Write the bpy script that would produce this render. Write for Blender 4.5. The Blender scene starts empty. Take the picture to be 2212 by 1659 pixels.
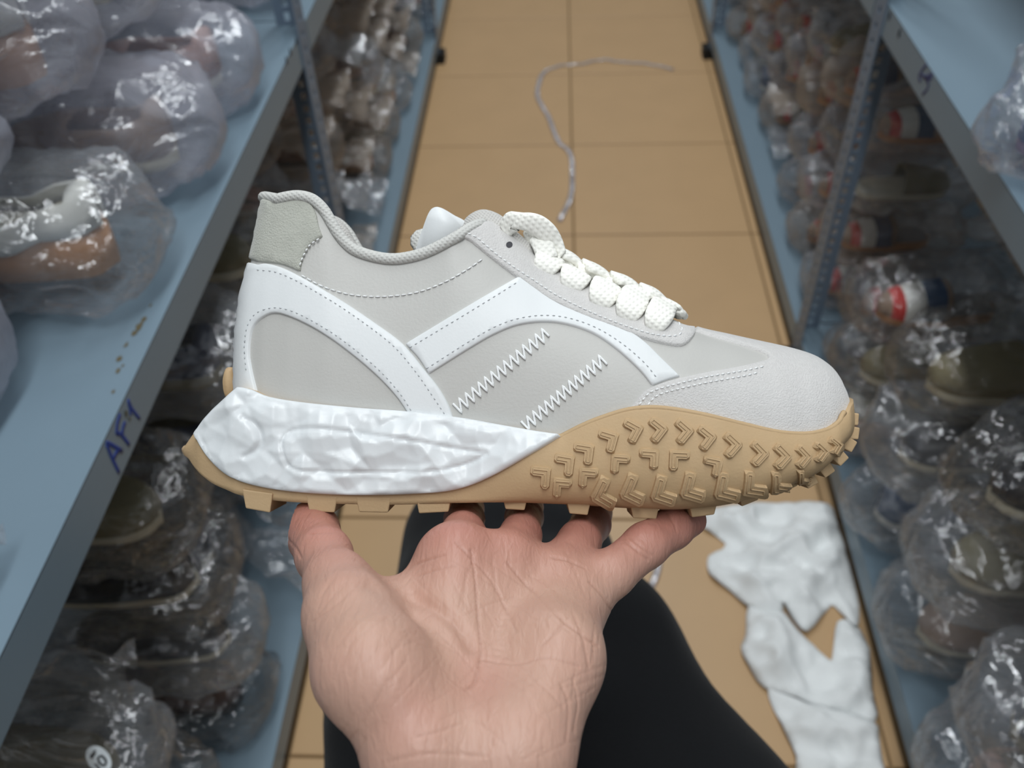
import bpy, bmesh, math, random
import numpy as np
from mathutils import Vector, Matrix, noise
from mathutils.geometry import delaunay_2d_cdt

# ------------------------------------------------------------------ camera, world, lights, exposure
SC = bpy.context.scene
COL = SC.collection
F_PX, CX, CY = 1942.3, 1106.0, 829.5
_a = np.array([99, -1919.5, 1942.3]); _d = np.array([99, 1970.5, 1942.3])
_Y = _a / np.linalg.norm(_a); _Zd = _d - (_d @ _Y) * _Y; _Zd /= np.linalg.norm(_Zd)
_Z = -_Zd; _X = np.cross(_Y, _Z)
WC = np.array([_X, _Y, _Z])                  # world = WC @ (right, down, forward)
CAM = np.array([0.0, 0.0, 1.2])
R_AX, U_AX, F_AX = WC @ [1, 0, 0], WC @ [0, -1, 0], WC @ [0, 0, 1]
CAM_ROT = Matrix((R_AX, U_AX, -F_AX)).transposed()   # columns right, up, back

cam_d = bpy.data.cameras.new('camera'); cam = bpy.data.objects.new('camera', cam_d); COL.objects.link(cam)
cam_d.sensor_width = 36.0; cam_d.lens = 36.0 * F_PX / 2212.0
cam_d.clip_start = 0.01; cam_d.clip_end = 50
cam_d.dof.use_dof = True; cam_d.dof.focus_distance = 0.345; cam_d.dof.aperture_fstop = 11.0
cam.matrix_world = Matrix.Translation(Vector(CAM)) @ CAM_ROT.to_4x4()
SC.camera = cam

wd = bpy.data.worlds.new('World'); SC.world = wd; wd.use_nodes = True
wd.node_tree.nodes['Background'].inputs[0].default_value = (0.86, 0.93, 1.0, 1)
wd.node_tree.nodes['Background'].inputs[1].default_value = 0.44

def area(name, loc, size, sy, energy, col):
    l = bpy.data.lights.new(name, 'AREA'); l.shape = 'RECTANGLE'; l.size = size; l.size_y = sy
    l.energy = energy; l.color = col
    o = bpy.data.objects.new(name, l); COL.objects.link(o); o.location = loc
    return o
for i, (y, e) in enumerate(((-0.2, 28), (1.3, 17), (2.9, 25))):
    area('ceiling_light', (0.06, y, 2.75), 0.24, 1.25, e, (0.96, 0.99, 1.0))

SC.view_settings.view_transform = 'Standard'; SC.view_settings.look = 'None'
SC.view_settings.gamma = 1.0; SC.view_settings.use_curve_mapping = False
SC.view_settings.exposure = -0.22
SC.cycles.transparent_max_bounces = 24
SC.cycles.max_bounces = 8

# ------------------------------------------------------------------ projection helpers
def ray(px, py): return WC @ np.array([(px - CX) / F_PX, (py - CY) / F_PX, 1.0])
def on_z(px, py, z): r = ray(px, py); return CAM + r * ((z - CAM[2]) / r[2])
def on_x(px, py, x): r = ray(px, py); return CAM + r * ((x - CAM[0]) / r[0])
def at(px, py, d): return CAM + ray(px, py) * d

# ------------------------------------------------------------------ generic helpers
rnd = random.Random(7)
def lin(c):
    return tuple(((x / 255) / 12.92 if x <= 10.3 else ((x / 255 + 0.055) / 1.055) ** 2.4) for x in c)

def tag(o, label=None, cat=None, group=None, kind=None):
    if label: o['label'] = label
    if cat: o['category'] = cat
    if group: o['group'] = group
    if kind: o['kind'] = kind
    return o

def mesh_obj(name, verts, faces, mat, parent=None, smooth=True):
    me = bpy.data.meshes.new(name)
    me.from_pydata([tuple(map(float, v)) for v in verts], [], [tuple(map(int, f)) for f in faces])
    me.materials.append(mat)
    if smooth: me.polygons.foreach_set('use_smooth', [True] * len(me.polygons))
    me.update()
    o = bpy.data.objects.new(name, me); COL.objects.link(o)
    if parent: o.parent = parent
    return o

def empty(name, loc, rot=None):
    o = bpy.data.objects.new(name, None); COL.objects.link(o); o.empty_display_size = 0.02
    if rot is None: o.location = loc
    else: o.matrix_world = Matrix.Translation(Vector(loc)) @ rot.to_4x4()
    return o

def box_geo(lo, hi):
    x0, y0, z0 = lo; x1, y1, z1 = hi
    v = [(x0,y0,z0),(x1,y0,z0),(x1,y1,z0),(x0,y1,z0),(x0,y0,z1),(x1,y0,z1),(x1,y1,z1),(x0,y1,z1)]
    f = [(0,3,2,1),(4,5,6,7),(0,1,5,4),(1,2,6,5),(2,3,7,6),(3,0,4,7)]
    return v, f

class MB:
    def __init__(s): s.v = []; s.f = []
    def add(s, v, f):
        n = len(s.v); s.v += list(v); s.f += [tuple(i + n for i in q) for q in f]
    def box(s, lo, hi): s.add(*box_geo(lo, hi))
    def tube(s, pts, r, n=8, cap=True):
        P = np.array(pts, float); m = len(P)
        rr = np.full(m, r) if np.isscalar(r) else np.array(r)
        T = np.gradient(P, axis=0); T /= np.linalg.norm(T, axis=1)[:, None] + 1e-12
        a = np.array([0, 0, 1.0]) if abs(T[0][2]) < .9 else np.array([1.0, 0, 0])
        nrm = np.cross(T[0], a); nrm /= np.linalg.norm(nrm)
        base = len(s.v)
        for i in range(m):
            nrm = nrm - (nrm @ T[i]) * T[i]; nrm /= np.linalg.norm(nrm) + 1e-12
            b = np.cross(T[i], nrm)
            for k in range(n):
                t = 2 * math.pi * k / n
                s.v.append(tuple(P[i] + rr[i] * (math.cos(t) * nrm + math.sin(t) * b)))
        for i in range(m - 1):
            for k in range(n):
                k2 = (k + 1) % n
                s.f.append((base + i*n + k, base + i*n + k2, base + (i+1)*n + k2, base + (i+1)*n + k))
        if cap:
            s.f.append(tuple(base + k for k in reversed(range(n))))
            s.f.append(tuple(base + (m-1)*n + k for k in range(n)))
    def ribbon(s, pts, nrms, hw, ht, n=10, side=None):
        P = np.array(pts, float); N = np.array(nrms, float); m = len(P)
        hw = np.full(m, hw) if np.isscalar(hw) else np.array(hw)
        T = np.gradient(P, axis=0); T /= np.linalg.norm(T, axis=1)[:, None] + 1e-12
        base = len(s.v)
        for i in range(m):
            if side is not None: B = np.array(side[i]); B = B / np.linalg.norm(B); Nn = np.cross(B, T[i])
            else:
                Nn = N[i] - (N[i] @ T[i]) * T[i]; Nn /= np.linalg.norm(Nn) + 1e-12; B = np.cross(T[i], Nn)
            Nn = Nn / (np.linalg.norm(Nn) + 1e-12)
            for k in range(n):
                t = 2 * math.pi * k / n
                c, d = math.cos(t), math.sin(t)
                c = math.copysign(abs(c) ** .7, c); d = math.copysign(abs(d) ** .7, d)
                s.v.append(tuple(P[i] + hw[i] * c * B + ht * d * Nn))
        for i in range(m - 1):
            for k in range(n):
                k2 = (k + 1) % n
                s.f.append((base + i*n + k, base + i*n + k2, base + (i+1)*n + k2, base + (i+1)*n + k))
        s.f.append(tuple(base + k for k in reversed(range(n))))
        s.f.append(tuple(base + (m-1)*n + k for k in range(n)))
    def build(s, name, mat, parent=None, smooth=True): return mesh_obj(name, s.v, s.f, mat, parent, smooth)

def catmull(P, step=None, n=8, closed=False):
    P = [np.array(p, float) for p in P]; out = []
    m = len(P); rng = range(m if closed else m - 1)
    for i in rng:
        p1, p2 = P[i], P[(i+1) % m]
        p0 = P[i-1] if (i > 0 or closed) else 2*p1 - p2
        p3 = P[(i+2) % m] if (i + 2 < m or closed) else 2*p2 - p1
        k = max(2, int(np.linalg.norm((p2 - p1)[:2]) / step)) if step else n
        for j in range(k):
            t = j / k
            out.append(.5*((2*p1) + (-p0+p2)*t + (2*p0-5*p1+4*p2-p3)*t*t + (-p0+3*p1-3*p2+p3)*t**3))
    if not closed: out.append(P[-1])
    return np.array(out)

def copy_tree(o, parent=None):
    c = o.copy(); COL.objects.link(c); c.parent = parent
    for ch in list(o.children):
        d = copy_tree(ch, c)
    return c

# ------------------------------------------------------------------ materials
def mat(name, col, rough=.6, bump=0, bscale=300, var=0, vscale=40, spec=.4, sss=0, sheen=0, detail=3, metal=0, transl=0, coat=0):
    m = bpy.data.materials.new(name); m.use_nodes = True
    nt = m.node_tree; b = nt.nodes['Principled BSDF']
    c = (*lin(col), 1)
    b.inputs['Base Color'].default_value = c
    b.inputs['Roughness'].default_value = rough
    b.inputs['Specular IOR Level'].default_value = spec
    b.inputs['Metallic'].default_value = metal
    if coat: b.inputs['Coat Weight'].default_value = coat
    if sss:
        b.inputs['Subsurface Weight'].default_value = sss
        b.inputs['Subsurface Radius'].default_value = (.008, .003, .0015); b.inputs['Subsurface Scale'].default_value = 1.0
    if sheen: b.inputs['Sheen Weight'].default_value = sheen
    tc = nt.nodes.new('ShaderNodeTexCoord')
    if bump:
        n = nt.nodes.new('ShaderNodeTexNoise'); n.inputs['Scale'].default_value = bscale; n.inputs['Detail'].default_value = detail
        bp = nt.nodes.new('ShaderNodeBump'); bp.inputs['Strength'].default_value = bump; bp.inputs['Distance'].default_value = .001
        nt.links.new(tc.outputs['Object'], n.inputs['Vector']); nt.links.new(n.outputs['Fac'], bp.inputs['Height'])
        nt.links.new(bp.outputs['Normal'], b.inputs['Normal'])
    if var:
        n2 = nt.nodes.new('ShaderNodeTexNoise'); n2.inputs['Scale'].default_value = vscale; n2.inputs['Detail'].default_value = 4
        mx = nt.nodes.new('ShaderNodeMix'); mx.data_type = 'RGBA'
        mx.inputs[6].default_value = (*[x * (1 - var) for x in c[:3]], 1); mx.inputs[7].default_value = (*[min(1, x * (1 + var)) for x in c[:3]], 1)
        nt.links.new(tc.outputs['Object'], n2.inputs['Vector']); nt.links.new(n2.outputs['Fac'], mx.inputs[0]); nt.links.new(mx.outputs[2], b.inputs['Base Color'])
    return m

def plastic(name, col, clear, gloss=.22, rough=.12, scale=30):
    """thin clear polythene: see-through, slightly milky, crinkled and shiny"""
    m = bpy.data.materials.new(name); m.use_nodes = True; nt = m.node_tree; nt.nodes.clear()
    L = nt.links.new; N = nt.nodes.new
    out = N('ShaderNodeOutputMaterial'); tr = N('ShaderNodeBsdfTransparent'); df = N('ShaderNodeBsdfDiffuse')
    tl = N('ShaderNodeBsdfTranslucent'); gl = N('ShaderNodeBsdfGlossy'); tc = N('ShaderNodeTexCoord')
    df.inputs[0].default_value = (*lin(col), 1); tl.inputs[0].default_value = (*lin(col), 1)
    gl.inputs['Roughness'].default_value = rough; gl.inputs[0].default_value = (.95, .97, 1, 1)
    no = N('ShaderNodeTexNoise'); no.inputs['Scale'].default_value = scale; no.inputs['Detail'].default_value = 4; no.inputs['Distortion'].default_value = 1.2
    bp = N('ShaderNodeBump'); bp.inputs['Strength'].default_value = .8; bp.inputs['Distance'].default_value = .02
    mp = N('ShaderNodeMapping'); mp.inputs['Scale'].default_value = (.35, 1.1, 1.0); mp.inputs['Rotation'].default_value = (.2, .3, .5)
    L(tc.outputs['Object'], mp.inputs[0]); L(mp.outputs[0], no.inputs['Vector']); sb = N('ShaderNodeMath'); sb.operation = 'SUBTRACT'; sb.inputs[1].default_value = .5; ab = N('ShaderNodeMath'); ab.operation = 'ABSOLUTE'
    L(no.outputs['Fac'], sb.inputs[0]); L(sb.outputs[0], ab.inputs[0]); L(ab.outputs[0], bp.inputs['Height']); bp.invert = True
    L(bp.outputs[0], gl.inputs['Normal'])
    milk = N('ShaderNodeMixShader'); milk.inputs[0].default_value = .45; L(df.outputs[0], milk.inputs[1]); L(tl.outputs[0], milk.inputs[2])
    lw = N('ShaderNodeLayerWeight'); lw.inputs['Blend'].default_value = .35; L(bp.outputs[0], lw.inputs['Normal'])
    mr = N('ShaderNodeMapRange'); L(lw.outputs['Facing'], mr.inputs[0]); mr.inputs[3].default_value = 1 - clear; mr.inputs[4].default_value = min(1, 1 - clear + .22)
    body = N('ShaderNodeMixShader'); L(mr.outputs[0], body.inputs[0]); L(tr.outputs[0], body.inputs[1]); L(milk.outputs[0], body.inputs[2])
    fr = N('ShaderNodeMapRange'); L(lw.outputs['Fresnel'], fr.inputs[0]); fr.inputs[3].default_value = gloss * .35; fr.inputs[4].default_value = gloss * 2.0
    fin = N('ShaderNodeMixShader'); L(fr.outputs[0], fin.inputs[0]); L(body.outputs[0], fin.inputs[1]); L(gl.outputs[0], fin.inputs[2])
    L(fin.outputs[0], out.inputs[0])
    return m

M = dict(
    leather=mat('grey_leather', (186, 185, 181), .45, .10, 900, .02, 30, spec=.35),
    white_leather=mat('white_leather', (221, 224, 225), .42, .05, 900, spec=.35),
    suede_heel=mat('heel_suede', (176, 177, 168), .95, .5, 1400, .10, 160, spec=.1, sheen=.3),
    suede=mat('light_suede', (203, 201, 199), .95, .5, 1500, .07, 500, spec=.1, sheen=.3),
    mesh_fabric=mat('woven_lining', (197, 195, 191), .9, .5, 1500, .08, 900, spec=.15),
    binding=mat('woven_binding', (200, 200, 196), .85, spec=.2),
    lace=mat('woven_lace', (244, 243, 236), .85, spec=.2),
    thread=mat('white_thread', (236, 238, 238), .6, .3, 2000),
    thread_hole=mat('grey_thread', (178, 182, 184), .8),
    gum=mat('gum_rubber', (184, 157, 121), .62, .12, 900, .04, 120, spec=.3),
    foam=mat('white_foam', (216, 220, 222), .36, .05, 500, spec=.5),
    dark=mat('dark_hole', (70, 70, 74), .9),
    insole=mat('insole_fabric', (205, 202, 196), .9),
    trousers=mat('black_cotton', (24, 25, 27), .95, .5, 700, .25, 14, spec=.15, sheen=.06),
    shelf=mat('blue_grey_enamel', (117, 137, 151), .38, .06, 60, .05, 7, spec=.5),
    post=mat('slate_enamel', (112, 128, 146), .45, .06, 80, .08, 20, spec=.5),
    rust=mat('rust_spot', (96, 88, 66), .9),
    ink=mat('blue_ink', (36, 62, 140), .6),
    ink_dark=mat('faded_ink', (62, 66, 104), .7),
    hole=mat('slot_shade_and_print', (26, 26, 28), .9),  # painted shade of the bolt slots, also the sticker's dark print
    grout=mat('grout', (134, 110, 78), .9),
    tissue=mat('white_tissue', (236, 239, 239), .85, .15, 160, .03, 60, spec=.2),
    black_shoe=mat('black_rubber', (20, 22, 24), .6),
    label_white=mat('white_sticker', (205, 212, 216), .6),
    wall=mat('grey_plaster', (176, 178, 180), .9, .1, 80),
    bolt=mat('dark_bolt', (48, 48, 50), .5),
)
def weave(m, pitch, strength, dist):
    nt = m.node_tree; b = nt.nodes['Principled BSDF']; tc = nt.nodes.new('ShaderNodeTexCoord'); prev = None
    for rot in (.62, -.85):
        mp = nt.nodes.new('ShaderNodeMapping'); mp.inputs['Rotation'].default_value = (.2, .3, rot)
        w = nt.nodes.new('ShaderNodeTexWave'); w.inputs['Scale'].default_value = .314 / pitch; w.inputs['Distortion'].default_value = .4
        nt.links.new(tc.outputs['Object'], mp.inputs[0]); nt.links.new(mp.outputs[0], w.inputs[0])
        if prev is None: prev = w
        else:
            a = nt.nodes.new('ShaderNodeMath'); a.operation = 'MULTIPLY'; nt.links.new(prev.outputs['Fac'], a.inputs[0]); nt.links.new(w.outputs['Fac'], a.inputs[1])
            bp = nt.nodes.new('ShaderNodeBump'); bp.inputs['Strength'].default_value = strength; bp.inputs['Distance'].default_value = dist
            nt.links.new(a.outputs[0], bp.inputs['Height']); nt.links.new(bp.outputs[0], b.inputs['Normal'])
weave(M['lace'], .0019, .55, .00055); weave(M['binding'], .0014, .5, .0005); weave(M['mesh_fabric'], .0010, .5, .0006)
# floor tile: warm ceramic with soft cloudy mottling
def tile_mat():
    m = mat('tan_tile', (194, 160, 119), .42, .03, 60, .055, 9, spec=.45)
    nt = m.node_tree; mx = [n for n in nt.nodes if n.bl_idname == 'ShaderNodeMix'][0]
    n2 = [n for n in nt.nodes if n.bl_idname == 'ShaderNodeTexNoise' and n.inputs['Scale'].default_value == 9][0]
    oi = nt.nodes.new('ShaderNodeObjectInfo'); ad = nt.nodes.new('ShaderNodeVectorMath'); ad.operation = 'ADD'
    tc = [n for n in nt.nodes if n.bl_idname == 'ShaderNodeTexCoord'][0]
    nt.links.new(tc.outputs['Object'], ad.inputs[0]); nt.links.new(oi.outputs['Location'], ad.inputs[1]); nt.links.new(ad.outputs[0], n2.inputs['Vector'])
    return m
M['tile'] = tile_mat()
P_MILK = plastic('milky_polythene', (206, 208, 222), .66, .20, .14, 26)
P_CLEAR = plastic('clear_polythene', (200, 205, 212), .87, .20, .12, 30)
P_SHADED = plastic('shaded_polythene', (120, 118, 116), .93, .18, .10, 34)  # clear polythene darkened: shade of the deep shelves put into its colour
P_BEIGE = plastic('beige_polythene', (190, 178, 166), .78, .14, .18, 30)

# ------------------------------------------------------------------ floor of separate tiles
TILE = .4; GX, GY = .036, 1.7
XL, XR = -.358, .447          # fronts of the left and right shelving
ZL, ZR = .682, .694           # tops of the middle shelves
fl = mesh_obj('floor', *box_geo((-1.2, -1.0, -.05), (1.3, 4.4, -.0035)), M['grout'], None, False)
tag(fl, 'tan ceramic tile floor of the aisle between the shelves', kind='structure')
def tile_mesh():
    h = TILE / 2 - .0022; b = .0016
    v = []; f = []
    for z, s in ((-.004, h), (-.0012, h), (0, h - b)): v += [(-s, -s, z), (s, -s, z), (s, s, z), (-s, s, z)]
    for l in range(2):
        for k in range(4): f.append((l*4+k, l*4+(k+1) % 4, l*4+4+(k+1) % 4, l*4+4+k))
    f.append((8, 9, 10, 11))
    return v, f
t0 = None
for ix in range(-2, 3):
    for iy in range(-6, 7):
        x = GX + (ix + .5) * TILE; y = GY + (iy + .5) * TILE
        if t0 is None: o = t0 = mesh_obj('tile', *tile_mesh(), M['tile'], fl, False)
        else: o = t0.copy(); COL.objects.link(o); o.parent = fl
        o.location = (x, y, 0)

for nm, lo, hi in (('wall_left', (-1.2, -1.0, 0), (-1.15, 4.4, 2.8)), ('wall_right', (1.25, -1.0, 0), (1.3, 4.4, 2.8)), ('wall_back', (-1.2, 4.35, 0), (1.3, 4.4, 2.8)), ('wall_front', (-1.2, -1.0, 0), (1.3, -.95, 2.8))):
    tag(mesh_obj(nm, *box_geo(lo, hi), M['wall'], None, False), 'plain grey storeroom wall behind the shelving', kind='structure')
# ------------------------------------------------------------------ steel shelving
def shelf(name, side, ztop, y0, y1, label, lip=.043):
    xf = XL if side < 0 else XR; depth = .46
    root = empty(name, (xf + side * depth / 2, (y0 + y1) / 2, ztop - lip))
    def B(lo, hi):
        a = np.array(lo) - np.array(root.location); b = np.array(hi) - np.array(root.location)
        return box_geo(np.minimum(a, b), np.maximum(a, b))
    mb = MB(); mb.add(*B((xf, y0, ztop - .0015), (xf + side * depth, y1, ztop)))
    p = mb.build('shelf_panel', M['shelf'], root, False)
    mb = MB(); mb.add(*B((xf, y0, ztop - lip), (xf + side * .0015, y1, ztop - .0002)))
    mb.add(*B((xf, y0, ztop - lip), (xf + side * .014, y1, ztop - lip + .0015)))
    fl_ = mb.build('front_lip', M['shelf'], root, False)
    bv = fl_.modifiers.new('b', 'BEVEL'); bv.width = .0007; bv.segments = 2
    mb = MB(); mb.add(*B((xf + side * (depth - .0015), y0, ztop - lip), (xf + side * depth, y1, ztop - .0002)))
    mb.build('back_lip', M['shelf'], root, False)
    tag(root, label, 'shelf')
    return root, fl_
SHELF_TXT = {(-1, 0): 'blue-grey steel bottom shelf left of the tiled aisle, just above the floor',
             (-1, 1): 'blue-grey steel shelf with handwritten blue letters and rust spots, left foreground',
             (-1, 2): 'blue-grey steel top shelf above the lettered left shelf',
             (1, 0): 'blue-grey steel bottom shelf right of the tiled aisle, beside white tissue',
             (1, 1): 'blue-grey steel middle shelf at upper right holding a blue item',
             (1, 2): 'blue-grey steel top shelf above the right middle shelf'}
YPL, YPR = 1.245, 1.285
SH = {}
for s in (-1, 1):
    yp = YPL if s < 0 else YPR
    zs = (.078, ZL if s < 0 else ZR, 1.285)
    for lv, z in enumerate(zs):
        nm = ('bottom_shelf', 'middle_shelf', 'top_shelf')[lv]
        SH[s, lv] = shelf(nm, s, z, yp - 1.22, yp + .012, SHELF_TXT[s, lv])
        SH[s, lv, 'far'] = shelf(nm, s, z, yp + .016, yp + 1.9, SHELF_TXT[s, lv].replace('blue-grey steel', 'far continuing blue-grey steel'))

# slotted angle uprights
def angle_post(side, y, label):
    xf = (XL if side < 0 else XR) - side * .0022
    root = empty('slotted_post', (xf, y, 0)); th = .002; w = .040; H = 1.75
    # flange across the shelf end (faces along the aisle) and flange facing the aisle
    def flange(name, cols, axis):
        mb = MB(); z = 0.0
        def cell(a0, a1, z0, z1):
            if axis == 'x': lo, hi = (side * a0, 0, z0), (side * a1, th, z1)
            else: lo, hi = (0, -a1, z0), (side * th, -a0, z1)
            mb.add(*box_geo(np.minimum(lo, hi), np.maximum(lo, hi)))
        for (a0, a1, pat) in cols:
            if pat is None: cell(a0, a1, 0, H); continue
            z = 0
            k = 0
            while z < H:
                gap, slot = pat[k % len(pat)]
                cell(a0, a1, z, min(H, z + gap)); z += gap + slot; k += 1
        return mb.build(name, M['post'], root, False)
    flange('end_flange', [(0, .005, None), (.005, .013, [(.018, .042), (.014, .006)]), (.013, .019, None), (.019, .0275, [(.008, .012)]), (.0275, .040, None)], 'x')
    flange('aisle_flange', [(0, .014, None), (.014, .022, [(.013, .009)]), (.022, w, None)], 'y')
    mb = MB(); mb.box((-.018, -.042, 0), (.018, .004, .03)); mb.build('foot_cap', M['black_shoe'], root, False)
    tag(root, label, 'post')
    return root
angle_post(-1, YPL, 'perforated slate steel angle post of the left shelving, beside the sneaker heel')
angle_post(1, YPR, 'perforated dark steel angle post of the right shelving')
angle_post(-1, 2.62, 'far perforated steel angle post of the left shelving with black foot')
angle_post(1, 2.62, 'far perforated steel angle post of the right shelving with black foot')

# marks on the lips: handwritten letters, rust, bolt slots
def lip_strokes(name, strokes, x, side, r, material, parent, org, sc):
    mb = MB()
    for s in strokes:
        pts = [on_x(org[0] + p[0] * sc, org[1] + p[1] * sc, x) - np.array(parent.parent.location) for p in s]
        pts = catmull(pts, n=5)
        nr = [(-side, 0, 0)] * len(pts)
        mb.ribbon(pts, nr, r, .0002, 6)
    o = mb.build(name, material, parent)
    return o
LIP = SH[-1, 1][1]; sc_ = 220 / 1659
lip_strokes('handwritten_letter_A', [[(380, 890), (470, 1120), (590, 1370)], [(372, 890), (430, 895), (640, 1015)], [(590, 1000), (540, 1040), (500, 1130)]], XL + .0004, -1, .0019, M['ink'], LIP, (180, 840), sc_)
lip_strokes('handwritten_letter_F', [[(605, 410), (560, 560), (545, 740)], [(545, 725), (620, 745), (755, 915)], [(640, 750), (650, 640), (685, 540)]], XL + .0004, -1, .0019, M['ink'], LIP, (180, 840), sc_)
lip_strokes('handwritten_letter_Y', [[(730, 175), (800, 330), (925, 490)], [(740, 220), (765, 330), (775, 430)]], XL + .0004, -1, .0017, M['ink'], LIP, (180, 840), sc_)
sc2 = 312 / 1659
lip_strokes('handwritten_mark', [[(540, 740), (490, 800), (450, 880), (470, 940)], [(610, 850), (530, 890), (560, 960), (540, 1030), (490, 1085)], [(470, 850), (540, 900), (600, 900)]], XR - .0004, 1, .002, M['ink_dark'], SH[1, 1][1], (1900, 0), sc2)

def spot(name, pts, x, z, parent, material, n=9, seed=0):
    """small flat irregular fleck lying on the lip (x given) or on the shelf top (z given)"""
    r_ = random.Random(seed)
    for (px, py, rad) in pts:
        c = on_x(px, py, x) if x is not None else on_z(px, py, z)
        c = c - np.array(parent.parent.location)
        v = []; 
        for k in range(n):
            a = 2 * math.pi * k / n; q = rad * r_.uniform(.55, 1.2)
            v.append(c + ((0, q * math.cos(a), q * math.sin(a)) if x is not None else (q * math.cos(a) * .6, q * math.sin(a) * 1.3, 0)))
        mesh_obj(name, v, [tuple(range(n))], material, parent, False)
PANEL = [c for c in SH[-1, 1][0].children if c.name.startswith('shelf_panel')][0]
spot('rust_spot', [(310, 690, .004), (300, 705, .005), (290, 720, .004), (325, 660, .002), (272, 745, .003), (258, 775, .004), (255, 800, .003), (265, 790, .002), (245, 845, .002)], None, ZL + .0004, PANEL, M['rust'])
spot('rust_spot', [(272, 892, .0032), (280, 905, .002)], XL + .0006, None, LIP, M['rust'], seed=4)
def slots(pts, x, parent):
    for (px, py) in pts:
        c = on_x(px, py, x) - np.array(parent.parent.location)
        v = []
        for k in range(10):
            a = 2 * math.pi * k / 10; v.append(c + (0, .0035 * math.cos(a), .0062 * math.sin(a)))
        mesh_obj('bolt_slot', v, [tuple(range(10))], M['hole'], parent, False)  # flat disc on the lip, the slot's inner shade painted as dark colour
slots([(619, 131), (627, 112), (640, 88)], XL + .0005, LIP)
slots([(1921, 35), (1942, 72)], XR - .0005, SH[1, 1][1])

# ------------------------------------------------------------------ the sneaker (local frame: x along, y up the shoe, z towards the viewer's side)
D0 = .38
K0 = D0 / F_PX
def uv0(px, py, w=0.0):
    k = (D0 - w) / F_PX
    return (px - CX) * k, -(py - CY) * k
SHOE = empty('sneaker', CAM + F_AX * D0, CAM_ROT)
tag(SHOE, 'grey and white low-top sneaker with chunky gum sole held up on one hand', 'shoe')

def interp_curve(pts, k='lin'):
    c = catmull(pts, n=10); o = np.argsort(c[:, 0]); return c[o, 0], c[o, 1]

class Surf:
    def w(s, u, v): raise NotImplementedError
    def normal(s, u, v):
        e = 2e-4
        du = (s.w(u + e, v) - s.w(u - e, v)) / (2 * e); dv = (s.w(u, v + e) - s.w(u, v - e)) / (2 * e)
        du = np.clip(du, -6, 6); dv = np.clip(dv, -6, 6)
        n = np.stack([-du, -dv, np.ones_like(du)], -1)
        return n / np.linalg.norm(n, axis=-1, keepdims=True)
    def from_px(s, P):
        P = np.asarray(P, float); a = (P[:, 0] - CX) / F_PX; b = -(P[:, 1] - CY) / F_PX
        w = np.full(len(P), .025)
        for _ in range(24):
            w = .5 * w + .5 * s.w(a * (D0 - w), b * (D0 - w))
        return np.stack([a * (D0 - w), b * (D0 - w)], -1)
    def pos(s, UV, off):
        u, v = UV[:, 0], UV[:, 1]
        p = np.stack([u, v, s.w(u, v)], -1)
        return p + s.normal(u, v) * np.asarray(off)[:, None]

class Upper(Surf):
    TOP = [(505,428,0),(560,430,.004),(590,432,.012),(640,425,.022),(680,434,.024),(710,462,.025),(735,505,.026),(770,538,.026),(830,556,.026),
           (880,554,.026),(930,540,.025),(985,512,.022),(1030,486,.018),(1060,480,.015),(1095,494,.012),(1130,522,.011),(1170,556,.010),(1230,588,.009),
           (1300,622,.008),(1380,655,.006),(1450,688,.004),(1500,711,.002),(1560,726,0),(1620,739,0),(1690,754,0),(1738,768,0),(1766,783,0),(1787,802,0),(1803,830,0),(1812,860,0),(1822,890,0)]
    PLAN = [(521,0),(523,7),(529,13),(543,19.5),(566,24.5),(604,28),(660,30.5),(740,32),(850,32.5),(1000,33.5),(1150,36),(1300,39),(1450,41.5),(1560,41.5),(1637,39.5),(1701,35.5),(1746,30.5),(1778,24.5),(1797,18),(1808,10.5),(1812,0)]
    HEEL = [(430,80),(470,64),(540,44),(575,36),(600,26),(640,14),(720,3),(790,0),(965,0)]
    def __init__(s):
        t = [uv0(*p) for p in s.TOP]; s.tx, s.ty = interp_curve([(a, b) for a, b in t])
        s.px_ = np.array([uv0(p[0], 0)[0] for p in s.PLAN]); s.pw = np.array([p[1] / 1000 for p in s.PLAN])
        s.hy = np.array([-(p[0] - CY) * K0 for p in s.HEEL])[::-1]; s.hs = np.array([p[1] * K0 for p in s.HEEL])[::-1]
        s.vbx = np.array([(p - CX) * K0 for p in (0, 1600, 1690, 1740, 1775, 1798, 1830)]); s.vby = np.array([-(p - CY) * K0 for p in (968, 968, 958, 945, 925, 900, 875)])
        s.u0, s.u1 = uv0(521, 0)[0], uv0(1812, 0)[0]
    def vt(s, u): return np.interp(u, s.tx, s.ty)
    def vb(s, u): return np.interp(u, s.vbx, s.vby)
    def plan(s, x):                                   # quarter-ellipse at both ends, smooth between
        return np.interp(x, s.px_, s.pw)
    def fade(s, u): return np.clip(1 - (u - s.u0) / (330 * K0), 0, 1) ** 1.5
    def shift(s, v): return np.interp(v, s.hy, s.hs)
    def g(s, t, u):
        t = np.clip(t, 0, 1)
        c = np.clip(((1110 - CX) * K0 - u) / (130 * K0), 0, 1); c = c * c * (3 - 2 * c)
        h = np.clip((u - (1480 - CX) * K0) / (200 * K0), 0, 1)
        p = 3.2 - 1.0 * h
        dome = np.sqrt(np.clip(1 - t ** p, 0, 1))
        wall = 1 - .20 * t ** 1.6 + .05 * np.sin(np.pi * t)
        return c * wall + (1 - c) * dome
    def w(s, u, v):
        x = u - s.shift(v) * s.fade(u)
        t = (v - s.vb(u)) / np.maximum(s.vt(u) - s.vb(u), 1e-4)
        return s.plan(x) * s.g(t, u)
UP = Upper()

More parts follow.
